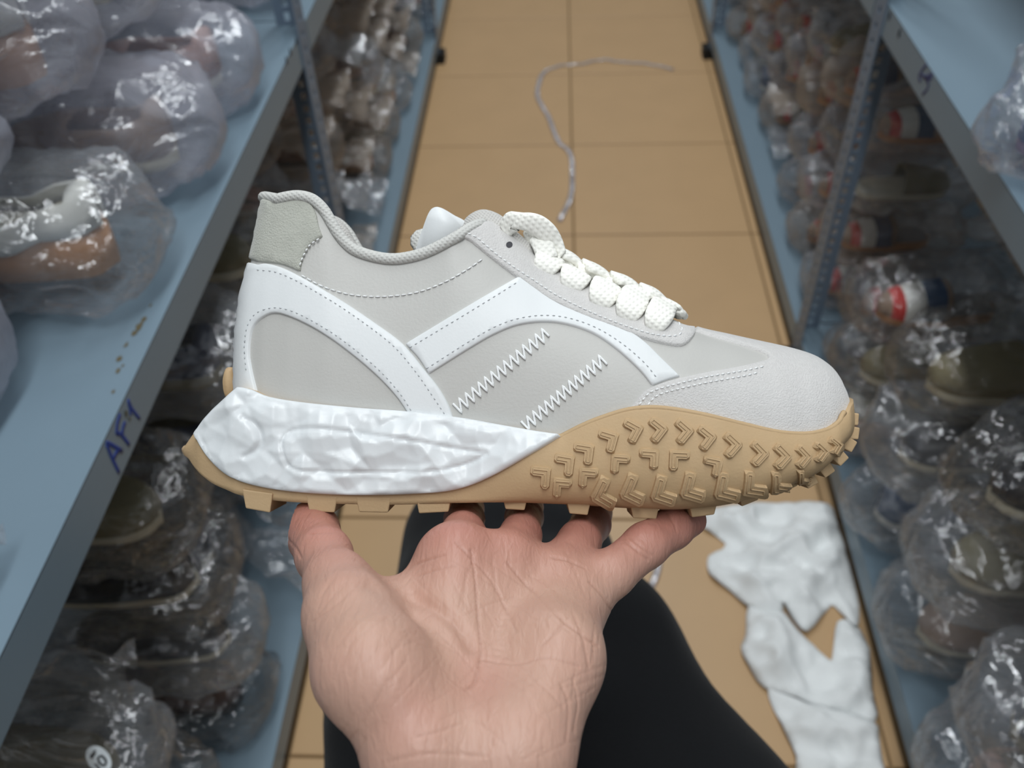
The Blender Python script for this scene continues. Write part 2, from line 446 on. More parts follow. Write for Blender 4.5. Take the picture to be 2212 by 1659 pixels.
class Sole(Surf):
    TOP = [(398,966),(410,946),(425,925),(440,906),(455,889),(475,869),(495,851),(510,838),(540,842),(580,858),(650,870),(770,882),(880,890),(980,902),(1080,919),(1180,936),(1214,938),(1250,920),(1290,903),(1350,884),(1400,878),(1450,881),(1520,893),(1600,912),(1680,930),(1740,934),(1785,926),(1812,910),(1830,893),(1841,872),(1847,850),(1850,850),(1853,890)]
    BOT = [(398,966),(410,985),(425,1003),(445,1024),(470,1042),(500,1055),(530,1066),(600,1077),(700,1083),(860,1086),(980,1082),(1100,1083),(1200,1091),(1330,1101),(1450,1106),(1540,1101),(1620,1086),(1700,1057),(1760,1030),(1790,1006),(1820,965),(1840,925),(1852,890)]
    PLAN = [(414,0),(415.5,7),(419,12),(426,18),(442,24.5),(484,30.5),(560,35),(700,37),(900,37),(1050,38.5),(1200,42.5),(1350,46.5),(1500,48.5),(1610,46.5),(1690,42.5),(1743,37.5),(1779,31),(1802,23),(1815,15.5),(1822,8),(1825,0)]
    def __init__(s):
        s.px_ = np.array([(p[0] - CX) * K0 for p in s.PLAN]); s.pw = np.array([p[1] / 1000 for p in s.PLAN])
        def fix(p, fr):
            w = .02
            for _ in range(30): w = .5 * w + .5 * fr * float(np.interp((p[0] - CX) / F_PX * (D0 - w), s.px_, s.pw))
            return uv0(p[0], p[1], w)
        s.tx, s.ty = interp_curve([fix(p, .94) for p in s.TOP]); s.bx, s.by = interp_curve([fix(p, .8) for p in s.BOT])
        s.u0, s.u1 = s.px_[0], s.px_[-1]
    def vt(s, u): return np.interp(u, s.tx, s.ty)
    def vb(s, u): return np.interp(u, s.bx, s.by)
    def plan(s, u): return np.interp(u, s.px_, s.pw)
    def h(s, t, u):
        t = np.clip(t, 0, 1)
        ff = np.clip((u - uv0(1000, 0, .035)[0]) / (260 * K0), 0, 1); ff = ff * ff * (3 - 2 * ff)
        a = np.clip(1 - t / .5, 0, 1)
        fore = .66 + .34 * np.sqrt(np.clip(1 - a * a, 0, 1)); fore = fore - .07 * np.clip((t - .5) / .5, 0, 1) ** 2
        heel = .96 + .04 * np.sin(np.pi * t) - .05 * np.clip((t - .6) / .4, 0, 1) ** 2
        return ff * fore + (1 - ff) * heel
    def w(s, u, v):
        t = (v - s.vb(u)) / np.maximum(s.vt(u) - s.vb(u), 1e-4)
        return s.plan(u) * s.h(t, u)
SO = Sole()

def cosspace(a, b, n): return a + (b - a) * (1 - np.cos(np.linspace(0, np.pi, n))) / 2

# --- upper shell
def upper_mesh():
    nx, nt = 150, 34
    xs = cosspace(UP.u0, UP.u1, nx); ts = 1 - (1 - np.linspace(0, 1, nt)) ** 2.0
    V = []; idx = {}
    for sgn in (1, -1):
        for i, x in enumerate(xs):
            for j, t in enumerate(ts):
                u = x
                for _ in range(6):
                    v = UP.vb(u) + t * (UP.vt(u) - UP.vb(u)); u = x + UP.shift(v) * UP.fade(u)
                w = UP.plan(x) * UP.g(np.array(t), np.array(u))
                idx[sgn, i, j] = len(V); V.append((u, v, sgn * float(w)))
    Fc = []
    for sgn in (1, -1):
        for i in range(nx - 1):
            for j in range(nt - 1):
                q = [idx[sgn, i, j], idx[sgn, i+1, j], idx[sgn, i+1, j+1], idx[sgn, i, j+1]]
                Fc.append(q if sgn > 0 else q[::-1])
    bm = bmesh.new(); vs = [bm.verts.new(v) for v in V]; bm.verts.ensure_lookup_table()
    for q in Fc:
        try: bm.faces.new([vs[k] for k in q])
        except ValueError: pass
    bmesh.ops.remove_doubles(bm, verts=bm.verts, dist=2e-5)
    me = bpy.data.meshes.new('upper'); bm.to_mesh(me); bm.free()
    me.materials.append(M['leather']); me.polygons.foreach_set('use_smooth', [True] * len(me.polygons))
    o = bpy.data.objects.new('upper', me); COL.objects.link(o); o.parent = SHOE
    return o
upper_mesh()

# --- outsole body
def sole_mesh():
    nx, nt = 150, 22
    xs = cosspace(SO.u0 + 1e-5, SO.u1 - 1e-5, nx); ts = np.linspace(0, 1, nt)
    V = []; Fc = []
    ring = 2 * nt
    for x in xs:
        vb, vt = SO.vb(x), SO.vt(x)
        if vt < vb: vt = vb
        for sgn, tt in ((1, ts), (-1, ts[::-1])):
            for t in tt:
                V.append((x, vb + t * (vt - vb), sgn * float(SO.plan(x) * SO.h(np.array(t), np.array(x)))))
    for i in range(nx - 1):
        for k in range(ring):
            k2 = (k + 1) % ring
            Fc.append((i*ring + k, (i+1)*ring + k, (i+1)*ring + k2, i*ring + k2))
    o = mesh_obj('outsole', V, Fc, M['gum'], SHOE)
    return o
sole_mesh()

# --- patches laid on a surface
def pip(P, poly):
    x, y = P[:, 0], P[:, 1]; ins = np.zeros(len(P), bool); n = len(poly)
    for i in range(n):
        x1, y1 = poly[i]; x2, y2 = poly[(i+1) % n]
        c = ((y1 > y) != (y2 > y))
        if y1 != y2: ins ^= c & (x < (x2 - x1) * (y - y1) / (y2 - y1) + x1)
    return ins
def bdist(P, poly):
    d = np.full(len(P), 1e9); n = len(poly)
    for i in range(n):
        a = poly[i]; b = poly[(i+1) % n]; ab = b - a; L = ab @ ab + 1e-18
        t = np.clip(((P - a) @ ab) / L, 0, 1); d = np.minimum(d, np.linalg.norm(P - a - t[:, None] * ab, axis=1))
    return d
def resample(poly, step):
    out = []
    n = len(poly)
    for i in range(n):
        a, b = poly[i], poly[(i+1) % n]; k = max(1, int(round(np.linalg.norm(b - a) / step)))
        for j in range(k): out.append(a + (b - a) * j / k)
    return np.array(out)
def patch(name, poly_uv, surf, th, material, parent, spacing=.0026, edge=.0011, disp=None, mirror=False, base=-.0004, bev=(.00022, .0007)):
    poly = resample(np.array(poly_uv), edge)
    ar = .5 * np.sum(poly[:, 0] * np.roll(poly[:, 1], -1) - np.roll(poly[:, 0], -1) * poly[:, 1])
    if ar < 0: poly = poly[::-1]
    T = np.roll(poly, -1, 0) - np.roll(poly, 1, 0); T /= np.linalg.norm(T, axis=1)[:, None] + 1e-12
    Nn = np.stack([-T[:, 1], T[:, 0]], -1)
    pts = [poly]; offs = [np.full(len(poly), base)]
    for ins, fr in ((bev[0], .7), (bev[1], 1.0)):
        q = poly + Nn * ins; ok = pip(q, poly) & (bdist(q, poly) > ins * .75)
        pts.append(q[ok]); offs.append(np.full(ok.sum(), th * fr))
    lo, hi = poly.min(0), poly.max(0)
    gx, gy = np.meshgrid(np.arange(lo[0], hi[0], spacing), np.arange(lo[1], hi[1], spacing))
    gx = gx + (np.arange(gx.shape[0]) % 2)[:, None] * spacing * .5
    G = np.stack([gx.ravel(), gy.ravel()], -1)
    if isinstance(surf, Upper):                      # denser rows near the crest where the surface rolls over
        us = np.arange(lo[0], hi[0], spacing)
        for t in (.998, .992, .982, .968, .95, .93, .9):
            G = np.vstack([G, np.stack([us, surf.vb(us) + t * (surf.vt(us) - surf.vb(us))], -1)])
    if len(G):
        G = G[pip(G, poly)]
    if len(G):
        bd = bdist(G, poly); G = G[bd > .0013]
        pts.append(G); offs.append(np.full(len(G), th))
    P = np.vstack(pts); O = np.concatenate(offs); nb = len(poly)
    res = delaunay_2d_cdt([Vector((float(p[0] * 100), float(p[1] * 100))) for p in P], [(i, (i+1) % nb) for i in range(nb)], [], 1, 1e-5)
    vco, _, faces, ov = res[0], res[1], res[2], res[3]
    Q = np.array([(v.x / 100, v.y / 100) for v in vco]); OO = np.array([O[o[0]] if len(o) else th for o in ov])
    if disp is not None:
        bd = bdist(Q, poly); OO = OO + disp(Q) * np.clip((bd - .0003) / .0018, 0, 1)
    V = surf.pos(Q, OO)
    o = mesh_obj(name, V, faces, material, parent)
    if mirror:
        m = o.copy(); COL.objects.link(m); m.parent = parent; m.scale = (1, 1, -1)
    return o
def px_poly(surf, spec, close=True):
    """spec: list of runs; a run is ('s', pts) smooth or ('c', pts) straight, or ('top', px0, px1) along the crest"""
    out = []
    for r in spec:
        if r[0] == 's': out.append(surf.from_px(catmull(r[1], n=7)))
        elif r[0] == 'c': out.append(surf.from_px(np.array(r[1], float)))
        elif r[0] == 'uv': out.append(np.array(r[1]))
        elif r[0] == 'back':                         # along the centre line up or down the heel
            vs = -(np.linspace(r[1], r[2], 14) - CY) * K0; us = np.full(14, surf.u0)
            for _ in range(20): us = surf.u0 + 2e-5 + surf.shift(vs) * surf.fade(us)
            out.append(np.stack([us, vs], -1))
        elif r[0] == 'vt':                           # along the top line between two photo points
            ab = surf.from_px(np.array(r[1:3], float)); us = np.linspace(ab[0][0], ab[1][0], 60); out.append(np.stack([us, surf.vt(us) - r[3]], -1))
        else:
            us = np.linspace((r[1] - CX) * K0, (r[2] - CX) * K0, max(4, int(abs(r[2] - r[1]) / 8)))
            out.append(np.stack([us, surf.vt(us) - 2e-5], -1))
    return np.vstack(out)

# heel suede
heel_back = [(595, 431), (585, 455), (573, 490), (562, 530), (556, 572)]
patch('heel_suede', px_poly(UP, [('s', [(600, 440), (640, 432), (668, 438), (683, 460), (690, 490), (698, 512)]), ('s', [(698, 512), (672, 530), (655, 560), (650, 588)]), ('s', [(650, 588), (610, 572), (560, 566)]),
      ('back', 566, 440)]), UP, .0012, M['suede_heel'], SHOE, mirror=True)
# quarter panel below the collar (same leather, slightly proud with its own seam)
# white heel swoosh (outer band round the heel and diagonal)
patch('heel_band', px_poly(UP, [('s', [(560, 572), (580, 570), (615, 580), (660, 603), (740, 650), (810, 697), (870, 742), (915, 795), (950, 840), (972, 880), (982, 912)]),
      ('s', [(982, 912), (935, 905), (885, 898)]),
      ('s', [(885, 898), (855, 855), (810, 808), (750, 758), (690, 716), (635, 688), (595, 677), (565, 690), (547, 715), (541, 760), (546, 800), (560, 858)]),
      ('s', [(560, 868), (545, 864)]), ('back', 868, 574)]), UP, .0014, M['white_leather'], SHOE, mirror=True)
# white side stripe: arch shape
patch('side_stripe', px_poly(UP, [('c', [(876, 742), (1122, 597)]), ('s', [(1122, 597), (1191, 645), (1258, 676), (1324, 702), (1357, 714)]),
      ('s', [(1357, 714), (1395, 742), (1430, 776), (1468, 812)]), ('s', [(1468, 814), (1440, 822), (1408, 834)]),
      ('s', [(1408, 834), (1380, 800), (1330, 755), (1280, 722), (1225, 703), (1175, 697), (1120, 703), (1070, 722), (1020, 750), (930, 806)]), ('s', [(926, 808), (905, 775), (878, 745)])]), UP, .0013, M['white_leather'], SHOE, mirror=True)
# eyestay suede
patch('eyestay', px_poly(UP, [('s', [(1040, 484), (1065, 482), (1090, 492), (1130, 524), (1170, 560), (1215, 590), (1300, 630), (1380, 664), (1450, 697), (1480, 707)]),
      ('s', [(1480, 707), (1499, 712), (1497, 728), (1472, 749), (1420, 742), (1357, 723), (1324, 710), (1258, 685), (1191, 654), (1125, 608), (1075, 571), (1039, 542), (1012, 521), (989, 513)]),
      ('s', [(989, 513), (1010, 497), (1038, 485)])]), UP, .0016, M['suede'], SHOE, mirror=True)
# toe suede with vamp wing
patch('toe_cap', px_poly(UP, [('s', [(1345, 900), (1370, 870), (1395, 843), (1440, 824), (1510, 808), (1590, 794), (1640, 783), (1657, 776), (1650, 765), (1600, 747), (1540, 729), (1502, 716)]),
      ('top', 1496, 1811), ('uv', [uv0(1811, 880), uv0(1800, 900), uv0(1780, 922)]), ('s', [(1770, 950), (1600, 955), (1345, 955)])]), UP, .0014, M['suede'], SHOE, mirror=True)

# foam midsole with moulded facets
_fr = np.random.RandomState(3)
_seeds = []
for a in np.arange(-.16, .03, .0080):
    for b in np.arange(-.06, .01, .0072):
        _seeds.append((a + _fr.uniform(-.0030, .0030), b + _fr.uniform(-.0028, .0028)))
_seeds = np.array(_seeds); _tilt = _fr.uniform(-.20, .20, (len(_seeds), 2)); _lev = _fr.uniform(-.0002, .0002, len(_seeds))
def poly_d(Q, pts):
    d = np.full(len(Q), 1e9)
    for a, b in zip(pts[:-1], pts[1:]):
        ab = b - a; L = ab @ ab + 1e-18; t = np.clip(((Q - a) @ ab) / L, 0, 1); d = np.minimum(d, np.linalg.norm(Q - a - t[:, None] * ab, axis=1))
    return d
_lens = SO.from_px(catmull([(615, 985), (612, 950), (640, 928), (720, 930), (860, 948), (980, 968), (1045, 978), (1048, 984), (1000, 1005), (920, 1018), (800, 1020), (680, 1018), (630, 1008), (615, 985)], n=6))
_cres = SO.from_px(catmull([(530, 903), (556, 920), (566, 945), (556, 972), (532, 985)], n=6))
_toplip = SO.from_px(catmull([(540, 862), (650, 882), (770, 894), (880, 902), (980, 914), (1080, 931), (1190, 950)], n=6))
_hz = _fr.choice([-.0012, -.0004, .0005, .0012], len(_seeds))
_tri = delaunay_2d_cdt([Vector((float(p[0] * 100), float(p[1] * 100))) for p in _seeds], [], [], 0, 1e-6)[2]
def facet(Q):
    hgt = np.zeros(len(Q))
    for t in _tri:
        A, B, Cc = _seeds[t[0]], _seeds[t[1]], _seeds[t[2]]; d = (B[1]-Cc[1])*(A[0]-Cc[0]) + (Cc[0]-B[0])*(A[1]-Cc[1])
        l1 = ((B[1]-Cc[1])*(Q[:, 0]-Cc[0]) + (Cc[0]-B[0])*(Q[:, 1]-Cc[1])) / d; l2 = ((Cc[1]-A[1])*(Q[:, 0]-Cc[0]) + (A[0]-Cc[0])*(Q[:, 1]-Cc[1])) / d
        m_ = (l1 >= -1e-9) & (l2 >= -1e-9) & (l1 + l2 <= 1 + 1e-9)
        hgt[m_] = l1[m_] * _hz[t[0]] + l2[m_] * _hz[t[1]] + (1 - l1[m_] - l2[m_]) * _hz[t[2]]
    D = ((Q[:, None, :] - _seeds[None]) ** 2).sum(-1).min(1); hgt = hgt + .00045 * D / .0045 ** 2
    top = np.clip(poly_d(Q, _toplip) / .0016, 0, 1)
    hgt = hgt * top
    ins = pip(Q, _lens)
    hgt = hgt - .0008 * np.exp(-(poly_d(Q, _lens) / .0007) ** 2) - np.where(ins, .0003, 0)
    return hgt - .0011 * np.exp(-(poly_d(Q, _cres) / .0012) ** 2)
patch('foam_midsole', px_poly(SO, [('vt', (510, 842), (1206, 942), -.0002),
      ('s', [(1212, 943), (1150, 980), (1060, 1030), (985, 1057), (900, 1066), (770, 1069), (650, 1063), (560, 1050), (500, 1029), (455, 990), (428, 948), (430, 930), (460, 892), (495, 858), (510, 842)])]),
      SO, .0022, M['foam'], SHOE, spacing=.00075, edge=.0009, disp=facet, mirror=True)
# gum welt line where outsole meets the upper
mb = MB(); wl = [(1205, 945), (1250, 922), (1290, 905), (1350, 886), (1400, 880), (1450, 883), (1520, 895), (1600, 914), (1680, 932), (1740, 936), (1785, 928), (1812, 912), (1828, 890)]
uvw = SO.from_px(catmull(wl, n=6)); p3 = SO.pos(uvw, np.full(len(uvw), -.0008)); mb.tube(p3, .0011, 6); mb.build('outsole_welt', M['gum'], SHOE)
# gum heel tab rising behind the heel
tab = [(499, 855), (494, 825), (499, 800), (508, 794), (516, 800), (519, 840), (512, 860)]
V = []; Fc = []; tp = np.array([uv0(*p) for p in catmull(tab, n=4, closed=True)]); n = len(tp)
for k, w in enumerate((-.010, -.008, .008, .010)):
    s = .75 if k in (0, 3) else 1.0; c = tp.mean(0)
    for p in tp: q = c + (p - c) * s; V.append((q[0], q[1], w))
for k in range(3):
    for i in range(n): Fc.append((k*n+i, k*n+(i+1) % n, (k+1)*n+(i+1) % n, (k+1)*n+i))
Fc += [tuple(range(n))[::-1], tuple(range(3*n, 4*n))]
mesh_obj('heel_tab', V, Fc, M['gum'], SHOE)

# raised L-shaped tread lugs on the outsole side
def lug(cx, cy, size, corner, rot, th=.0015, arm=.46):
    size = size * 1.22
    # corner: which corner the L has ('tr','tl','bl'); rot degrees clockwise on the photo
    a = size / 2; t = size * arm
    L = np.array([(-a, -a), (a, -a), (a, a), (a - t, a), (a - t, -a + t), (-a, -a + t)])      # top-right corner (y down)
    if corner == 'tl': L = L * (-1, 1)
    if corner == 'bl': L = L * (-1, -1)
    r = math.radians(rot); R = np.array([[math.cos(r), -math.sin(r)], [math.sin(r), math.cos(r)]])
    P = (R @ L.T).T + (cx, cy)
    o = patch('tread_lug', SO.from_px(P), SO, th, M['gum'], SHOE, spacing=.003, edge=.0014, mirror=True, bev=(.0001, .0003))
    o.data.polygons.foreach_set('use_smooth', [False] * len(o.data.polygons))
    i0 = t * .33; m = a - i0; tt = t - 2 * i0
    L2 = np.array([(-m, -m), (m, -m), (m, m), (m - tt, m), (m - tt, -m + tt), (-m, -m + tt)])
    if corner == 'tl': L2 = L2 * (-1, 1)
    if corner == 'bl': L2 = L2 * (-1, -1)
    P2 = (R @ L2.T).T + (cx, cy)
    mb = MB()
    q = SO.pos(SO.from_px(resample(P2, 3)), np.full(len(resample(P2, 3)), th + .0001)); q = np.vstack([q, q[:1]])
    mb.tube(q, .00030, 5, cap=False); mb.build('lug_rim', M['gum'], o)
for (x, y, c, r) in [(1167,1030,'tr',6),(1218,1004,'tr',8),(1260,980,'tr',8),(1311,953,'tr',16),(1362,932,'tr',28),(1414,930,'tr',38),(1470,933,'tr',40),(1519,947,'tr',38),(1574,962,'tr',42),(1632,980,'tr',44),(1681,986,'tr',44)]:
    lug(x, y, 37, c, r)
for (x, y, c, r, s) in [(1727,986,'tr',44,33),(1765,977,'tr',40,29),(1797,964,'tr',34,25),
                        (1340,1002,'tl',4,35),(1401,991,'tr',4,36),(1467,994,'tl',3,37),(1537,1007,'tr',12,35),(1271,1031,'tl',4,35),(1215,1052,'tl',4,34),
                        (1310,1062,'bl',28,46),(1372,1055,'bl',24,46),(1437,1057,'bl',17,46),(1500,1050,'bl',15,46),(1572,1050,'bl',12,46),(1630,1043,'bl',6,42),(1686,1041,'bl',3,38),(1735,1030,'bl',0,28)]:
    lug(x, y, s, c, r)

# tread blocks under the sole
def block(pxa, pxb, drop, w0, w1, up=10, taper=.0012):
    ks = (D0 - .034) / F_PX
    ua, ub = (pxa - CX) * ks, (pxb - CX) * ks
    V = []
    for (u, lowu) in ((ua, ua + taper), (ub, ub - taper)):
        vb = float(SO.vb(u))
        for w in (w0, w1): V += [(u, vb + up * ks, w), (lowu, vb - drop * ks, w * .985)]
    f = [(0, 1, 3, 2), (4, 6, 7, 5), (0, 4, 5, 1), (2, 3, 7, 6), (0, 2, 6, 4), (1, 5, 7, 3)]
    o = mesh_obj('tread_block', V, f, M['gum'], SHOE, False)
    b = o.modifiers.new('b', 'BEVEL'); b.width = .0005; b.segments = 2
for (a, b, d) in [(526, 592, 26), (663, 731, 19), (770, 846, 17), (899, 976, 20)]:
    wn = float(SO.plan((a + b) / 2 * K0 - CX * K0))
    wn = .036
    block(a, b, d, .010, wn, up=16); block(a, b, d, -.036, -.010, up=16)
for (a, b) in [(600, 655), (740, 765), (850, 890)]: block(a, b, 7, -.014, .014)
for (a, b, d) in [(1085, 1140, 17), (1224, 1277, 18), (1362, 1426, 20), (1490, 1552, 18), (1605, 1655, 14), (1690, 1742, 14)]:
    wn = .031 if a < 1600 else .026
    block(a, b, d, wn - .016, wn + .002, up=12); block(a, b, d, -wn - .002, -wn + .016, up=12)
for (a, b) in [(1062, 1090), (1200, 1230), (1326, 1362), (1450, 1490), (1560, 1600), (1655, 1690)]: block(a, b, 12, -.010, .010)
# stubs around the toe
for (x, y, ang) in [(1846, 905, 5), (1847, 935, 8), (1838, 962, 30), (1818, 992, 45), (1788, 1018, 55), (1752, 1042, 60)]:
    for sg in (1, -1):
        w = .0165 if y < 980 else .0225
        c = np.array(uv0(x - 4, y, w)); r = math.radians(-ang); d = np.array([math.cos(r), math.sin(r)]); e = np.array([-d[1], d[0]]); V = []
        for ww in (w - .0075, w + .0035):
            for (i, j) in ((-.006, -.0028), (.0012, -.0024), (.0012, .0024), (-.006, .0028)): q = c + d * i + e * j; V.append((q[0], q[1], sg * ww))
        f = [(0,3,2,1),(4,5,6,7),(0,1,5,4),(1,2,6,5),(2,3,7,6),(3,0,4,7)]
        o = mesh_obj('tread_block', V, f if sg > 0 else [q[::-1] for q in f], M['gum'], SHOE, False)
        b = o.modifiers.new('b', 'BEVEL'); b.width = .0005; b.segments = 2

# collar binding, lining and insole
rim_px = [(600, 431), (640, 424), (676, 432), (704, 460), (728, 502), (765, 540), (830, 559), (880, 557), (930, 542), (985, 513), (1012, 496), (1042, 483)]
rim = UP.from_px(catmull(rim_px, n=6)); rim3 = UP.pos(rim, np.full(len(rim), .0004))
u_h, v_h = uv0(592, 434)
back = [(u_h - .0035, v_h + .0005, 0.0)]
near = [tuple(p) for p in rim3]; far = [(p[0], p[1], -p[2]) for p in rim3[::-1]]
full = np.vstack([catmull(np.array(far[::3]), n=4), catmull([far[-1], (u_h - .002, v_h, -.008), back[0], (u_h - .002, v_h, .008), near[0]], n=5)[1:-1], catmull(np.array(near[::3]), n=4)])
mb = MB(); mb.tube(full, .0023, 10); mb.build('collar_binding', M['binding'], SHOE)
# padded lining inside the collar: rolls inwards and down
V = []; Fc = []; m = len(full); prof = [(-.0005, .0012), (-.003, .0020), (-.006, 0), (-.0075, -.006), (-.007, -.016), (-.005, -.034), (-.004, -.052)]
cen = np.array([(830 - CX) * K0, 0, 0])
for p in full:
    inw = np.array([np.clip((cen[0] - p[0]) * 6, -.9, .9) * (abs(p[2]) < .02), 0, -p[2] * 40]); inw = inw / (np.linalg.norm(inw) + 1e-9)
    for (a, b) in prof: q = p + inw * (-a); V.append((q[0], q[1] + b, q[2]))
k = len(prof)
for i in range(m - 1):
    for j in range(k - 1): Fc.append((i*k+j, i*k+j+1, (i+1)*k+j+1, (i+1)*k+j))
mesh_obj('collar_lining', V, Fc, M['mesh_fabric'], SHOE)
xs = np.linspace(UP.u0 + .012, (1500 - CX) * K0, 30); V = []; Fc = []
for x in xs:
    w = float(UP.plan(x)) * .9; V += [(x, -.008 + .0 * x, -w), (x, -.008, w)]
for i in range(29): Fc.append((2*i, 2*i+1, 2*i+3, 2*i+2))
mesh_obj('insole', V, Fc, M['insole'], SHOE)

# tongue: padded top edge, white leather tab and its rolled loop
def slab(name, outline_px, w0, w1, material, n=6, bulge=.0, parent=SHOE, depth=0):
    tp = np.array([uv0(p[0], p[1], depth) for p in catmull(outline_px, n=n, closed=True)]); c = tp.mean(0); V = []; Fc = []; m = len(tp)
    L = [(0, .0), (.12, .55), (.3, .85), (.5, 1.0), (.7, .85), (.88, .55), (1, 0)]
    for (f, s) in L:
        for p in tp:
            q = c + (p - c) * (1 - bulge * (1 - s)); V.append((q[0], q[1], w0 + (w1 - w0) * f))
    for k in range(len(L) - 1):
        for i in range(m): Fc.append((k*m+i, k*m+(i+1) % m, (k+1)*m+(i+1) % m, (k+1)*m+i))
    Fc += [tuple(range(m))[::-1], tuple(range((len(L)-1)*m, len(L)*m))]
    return mesh_obj(name, V, Fc, material, parent)
TG = slab('tongue', [(985, 545), (990, 500), (1008, 470), (1035, 456), (1062, 459), (1090, 474), (1118, 505), (1200, 575), (1190, 600), (1100, 560), (1040, 560)], -.017, .013, M['mesh_fabric'], bulge=.22)
slab('tongue_tab', [(898, 570), (903, 535), (915, 500), (928, 466), (940, 453), (957, 454), (985, 470), (1012, 488), (1000, 520), (975, 560), (940, 585)], -.012, .010, M['white_leather'], bulge=.10, parent=TG)
mb = MB()
loop = [np.array((*uv0(906 + 17 + 18 * math.cos(a), 523 + 9 * math.sin(a) + 4 * math.cos(a), .010), 0)) for a in np.linspace(0, 2 * math.pi, 18)]
mb.ribbon([l + (0, 0, .0085) for l in loop], [(0, 0, 1)] * 18, .0011, .004, 8, side=[(0, 0, 1)] * 18); mb.build('tab_loop', M['binding'], TG)

# laces: flat woven bars wrapped over the throat, and the folded loop at the top
e_dir = np.array([.89, .457]); p_dir = np.array([.44, -.90])
def crest(px, lift): u = (px - CX) * K0; return np.array([u, float(UP.vt(np.array(u))) + lift, 0])
def surf_pt(p, off): uv = UP.from_px(np.array([p])); return UP.pos(uv, np.array([off]))[0]
pads = [((1183, 566), 35), ((1241, 601), 36), ((1303, 638), 35), ((1361, 667), 34), ((1420, 690), 31)]
for i, (c, hw) in enumerate(pads):
    c = np.array(c, float); P = []; W = []
    for s, off, wf in ((-25, .0003, .62), (-23, .0024, .78), (-17, .0036, .92), (-8, .0042, 1.0), (3, .0044, 1.0), (13, .0044, .97)):
        P.append(surf_pt(c + p_dir * s, off)); W.append(hw * wf)
    pr = P[-1]
    cr = crest(c[0] + 42, .0052); m1 = np.array([cr[0] - .002, cr[1] - .0006, .008]); 
    P += [pr * .45 + m1 * .55 + (0, .0012, .001), m1, cr]; W += [hw * .88, hw * .82, hw * .8]
    for q in P[-2::-1]: P.append(np.array([q[0] + .004, q[1], -q[2]]))
    W += W[-2::-1]
    P = catmull(P, n=4); W = np.interp(np.linspace(0, 1, len(P)), np.linspace(0, 1, len(W)), W) * (D0 - .02) / F_PX
    ed = np.array([e_dir[0], -e_dir[1], -.05]); 
    mb = MB(); mb.ribbon(P, [(0, 0, 1)] * len(P), W, .0017, 14, side=[ed] * len(P))
    mb.build('lace', M['lace'], SHOE)
# crossing bars seen between the pads along the crest
for (xa, xb) in [(1205, 1262), (1262, 1322), (1322, 1385), (1385, 1440)]:
    P = [np.array([(x - CX) * K0, float(UP.vt(np.array((x - CX) * K0))) + l, z]) for x, l, z in ((xa, .0062, .010), ((xa+xb)/2, .0070, .006), (xb, .0058, .001), (xb + 20, .004, -.006))]
    P = catmull(P, n=4); mb = MB(); mb.ribbon(P, [(0, .8, .6)] * len(P), .0048, .0016, 12); mb.build('lace', M['lace'], SHOE)
lp = catmull([(*uv0(1090, 500, .013), .013), (*uv0(1102, 482, .016), .016), (*uv0(1126, 477, .018), .018), (*uv0(1156, 484, .018), .018), (*uv0(1182, 504, .016), .016), (*uv0(1198, 530, .013), .013), (*uv0(1208, 560, .012), .012)], n=6)
mb = MB(); mb.ribbon(lp, [(0, 1, 0)] * len(lp), .0044, .0018, 12, side=[np.array((-.35, .82, .35)) if i < 10 else np.array((.55, .62, .30)) for i in range(len(lp))]); mb.build('lace_loop', M['lace'], SHOE)
lp = catmull([(*uv0(1140, 520, .010), .010), (*uv0(1158, 508, .013), .013), (*uv0(1172, 528, .015), .015), (*uv0(1184, 560, .016), .016)], n=6)
mb = MB(); mb.ribbon(lp, [(0, .3, 1)] * len(lp), .0044, .0016, 12); mb.build('lace_loop', M['lace'], SHOE)

# lace hole in the eyestay: flat disc, the hole's shade put into its colour
c = np.array((1096, 535.)); hp = [c + (7 * math.cos(a) + 0, 6.5 * math.sin(a)) for a in np.linspace(0, 2 * math.pi, 14, endpoint=False)]
q = UP.pos(UP.from_px(np.array(hp)), np.full(14, .00175)); mesh_obj('lace_hole', q, [tuple(range(14))], M['dark'], SHOE, False)

# stitching
def stitches(name, line, surf, off, dash=8.5, gap=4.5, r=.00032, material='thread'):
    c = catmull(line, step=3); d = np.concatenate([[0], np.cumsum(np.linalg.norm(np.diff(c, axis=0), axis=1))])
    mb = MB(); s = 0
    while s + dash < d[-1]:
        pts = np.array([[np.interp(s + dash * f, d, c[:, k]) for k in (0, 1)] for f in (0, .5, 1)])
        q = surf.pos(surf.from_px(pts), np.array([off - .0002, off + .00022, off - .0002])); mb.tube(q, r, 5); s += dash + gap
    return tag(mb.build(name, M[material], SHOE), kind='stuff')
stitches('quarter_stitching', [(652, 595), (700, 620), (760, 637), (830, 641), (900, 632), (960, 610), (1010, 582), (1048, 556)], UP, .0003, 10, 4)
stitches('heel_band_stitching', [(560, 585), (600, 590), (650, 612), (730, 660), (800, 708), (855, 752), (900, 805), (935, 855), (965, 900)], UP, .0014, material='thread_hole', r=.00022, dash=5, gap=7)
stitches('heel_band_stitching', [(537, 800), (533, 750), (540, 705), (560, 677), (597, 666), (640, 676), (700, 708), (760, 750), (820, 800), (865, 850), (893, 893)], UP, .0014, material='thread_hole', r=.00022, dash=5, gap=7)
stitches('stripe_stitching', [(886, 752), (1000, 684), (1118, 612)], UP, .0013, material='thread_hole', r=.00022, dash=6, gap=7)
stitches('stripe_stitching', [(922, 797), (1015, 738), (1070, 707), (1120, 690), (1175, 684), (1230, 691), (1290, 713), (1345, 747), (1390, 785), (1418, 818)], UP, .0013, material='thread_hole', r=.00022, dash=6, gap=7)
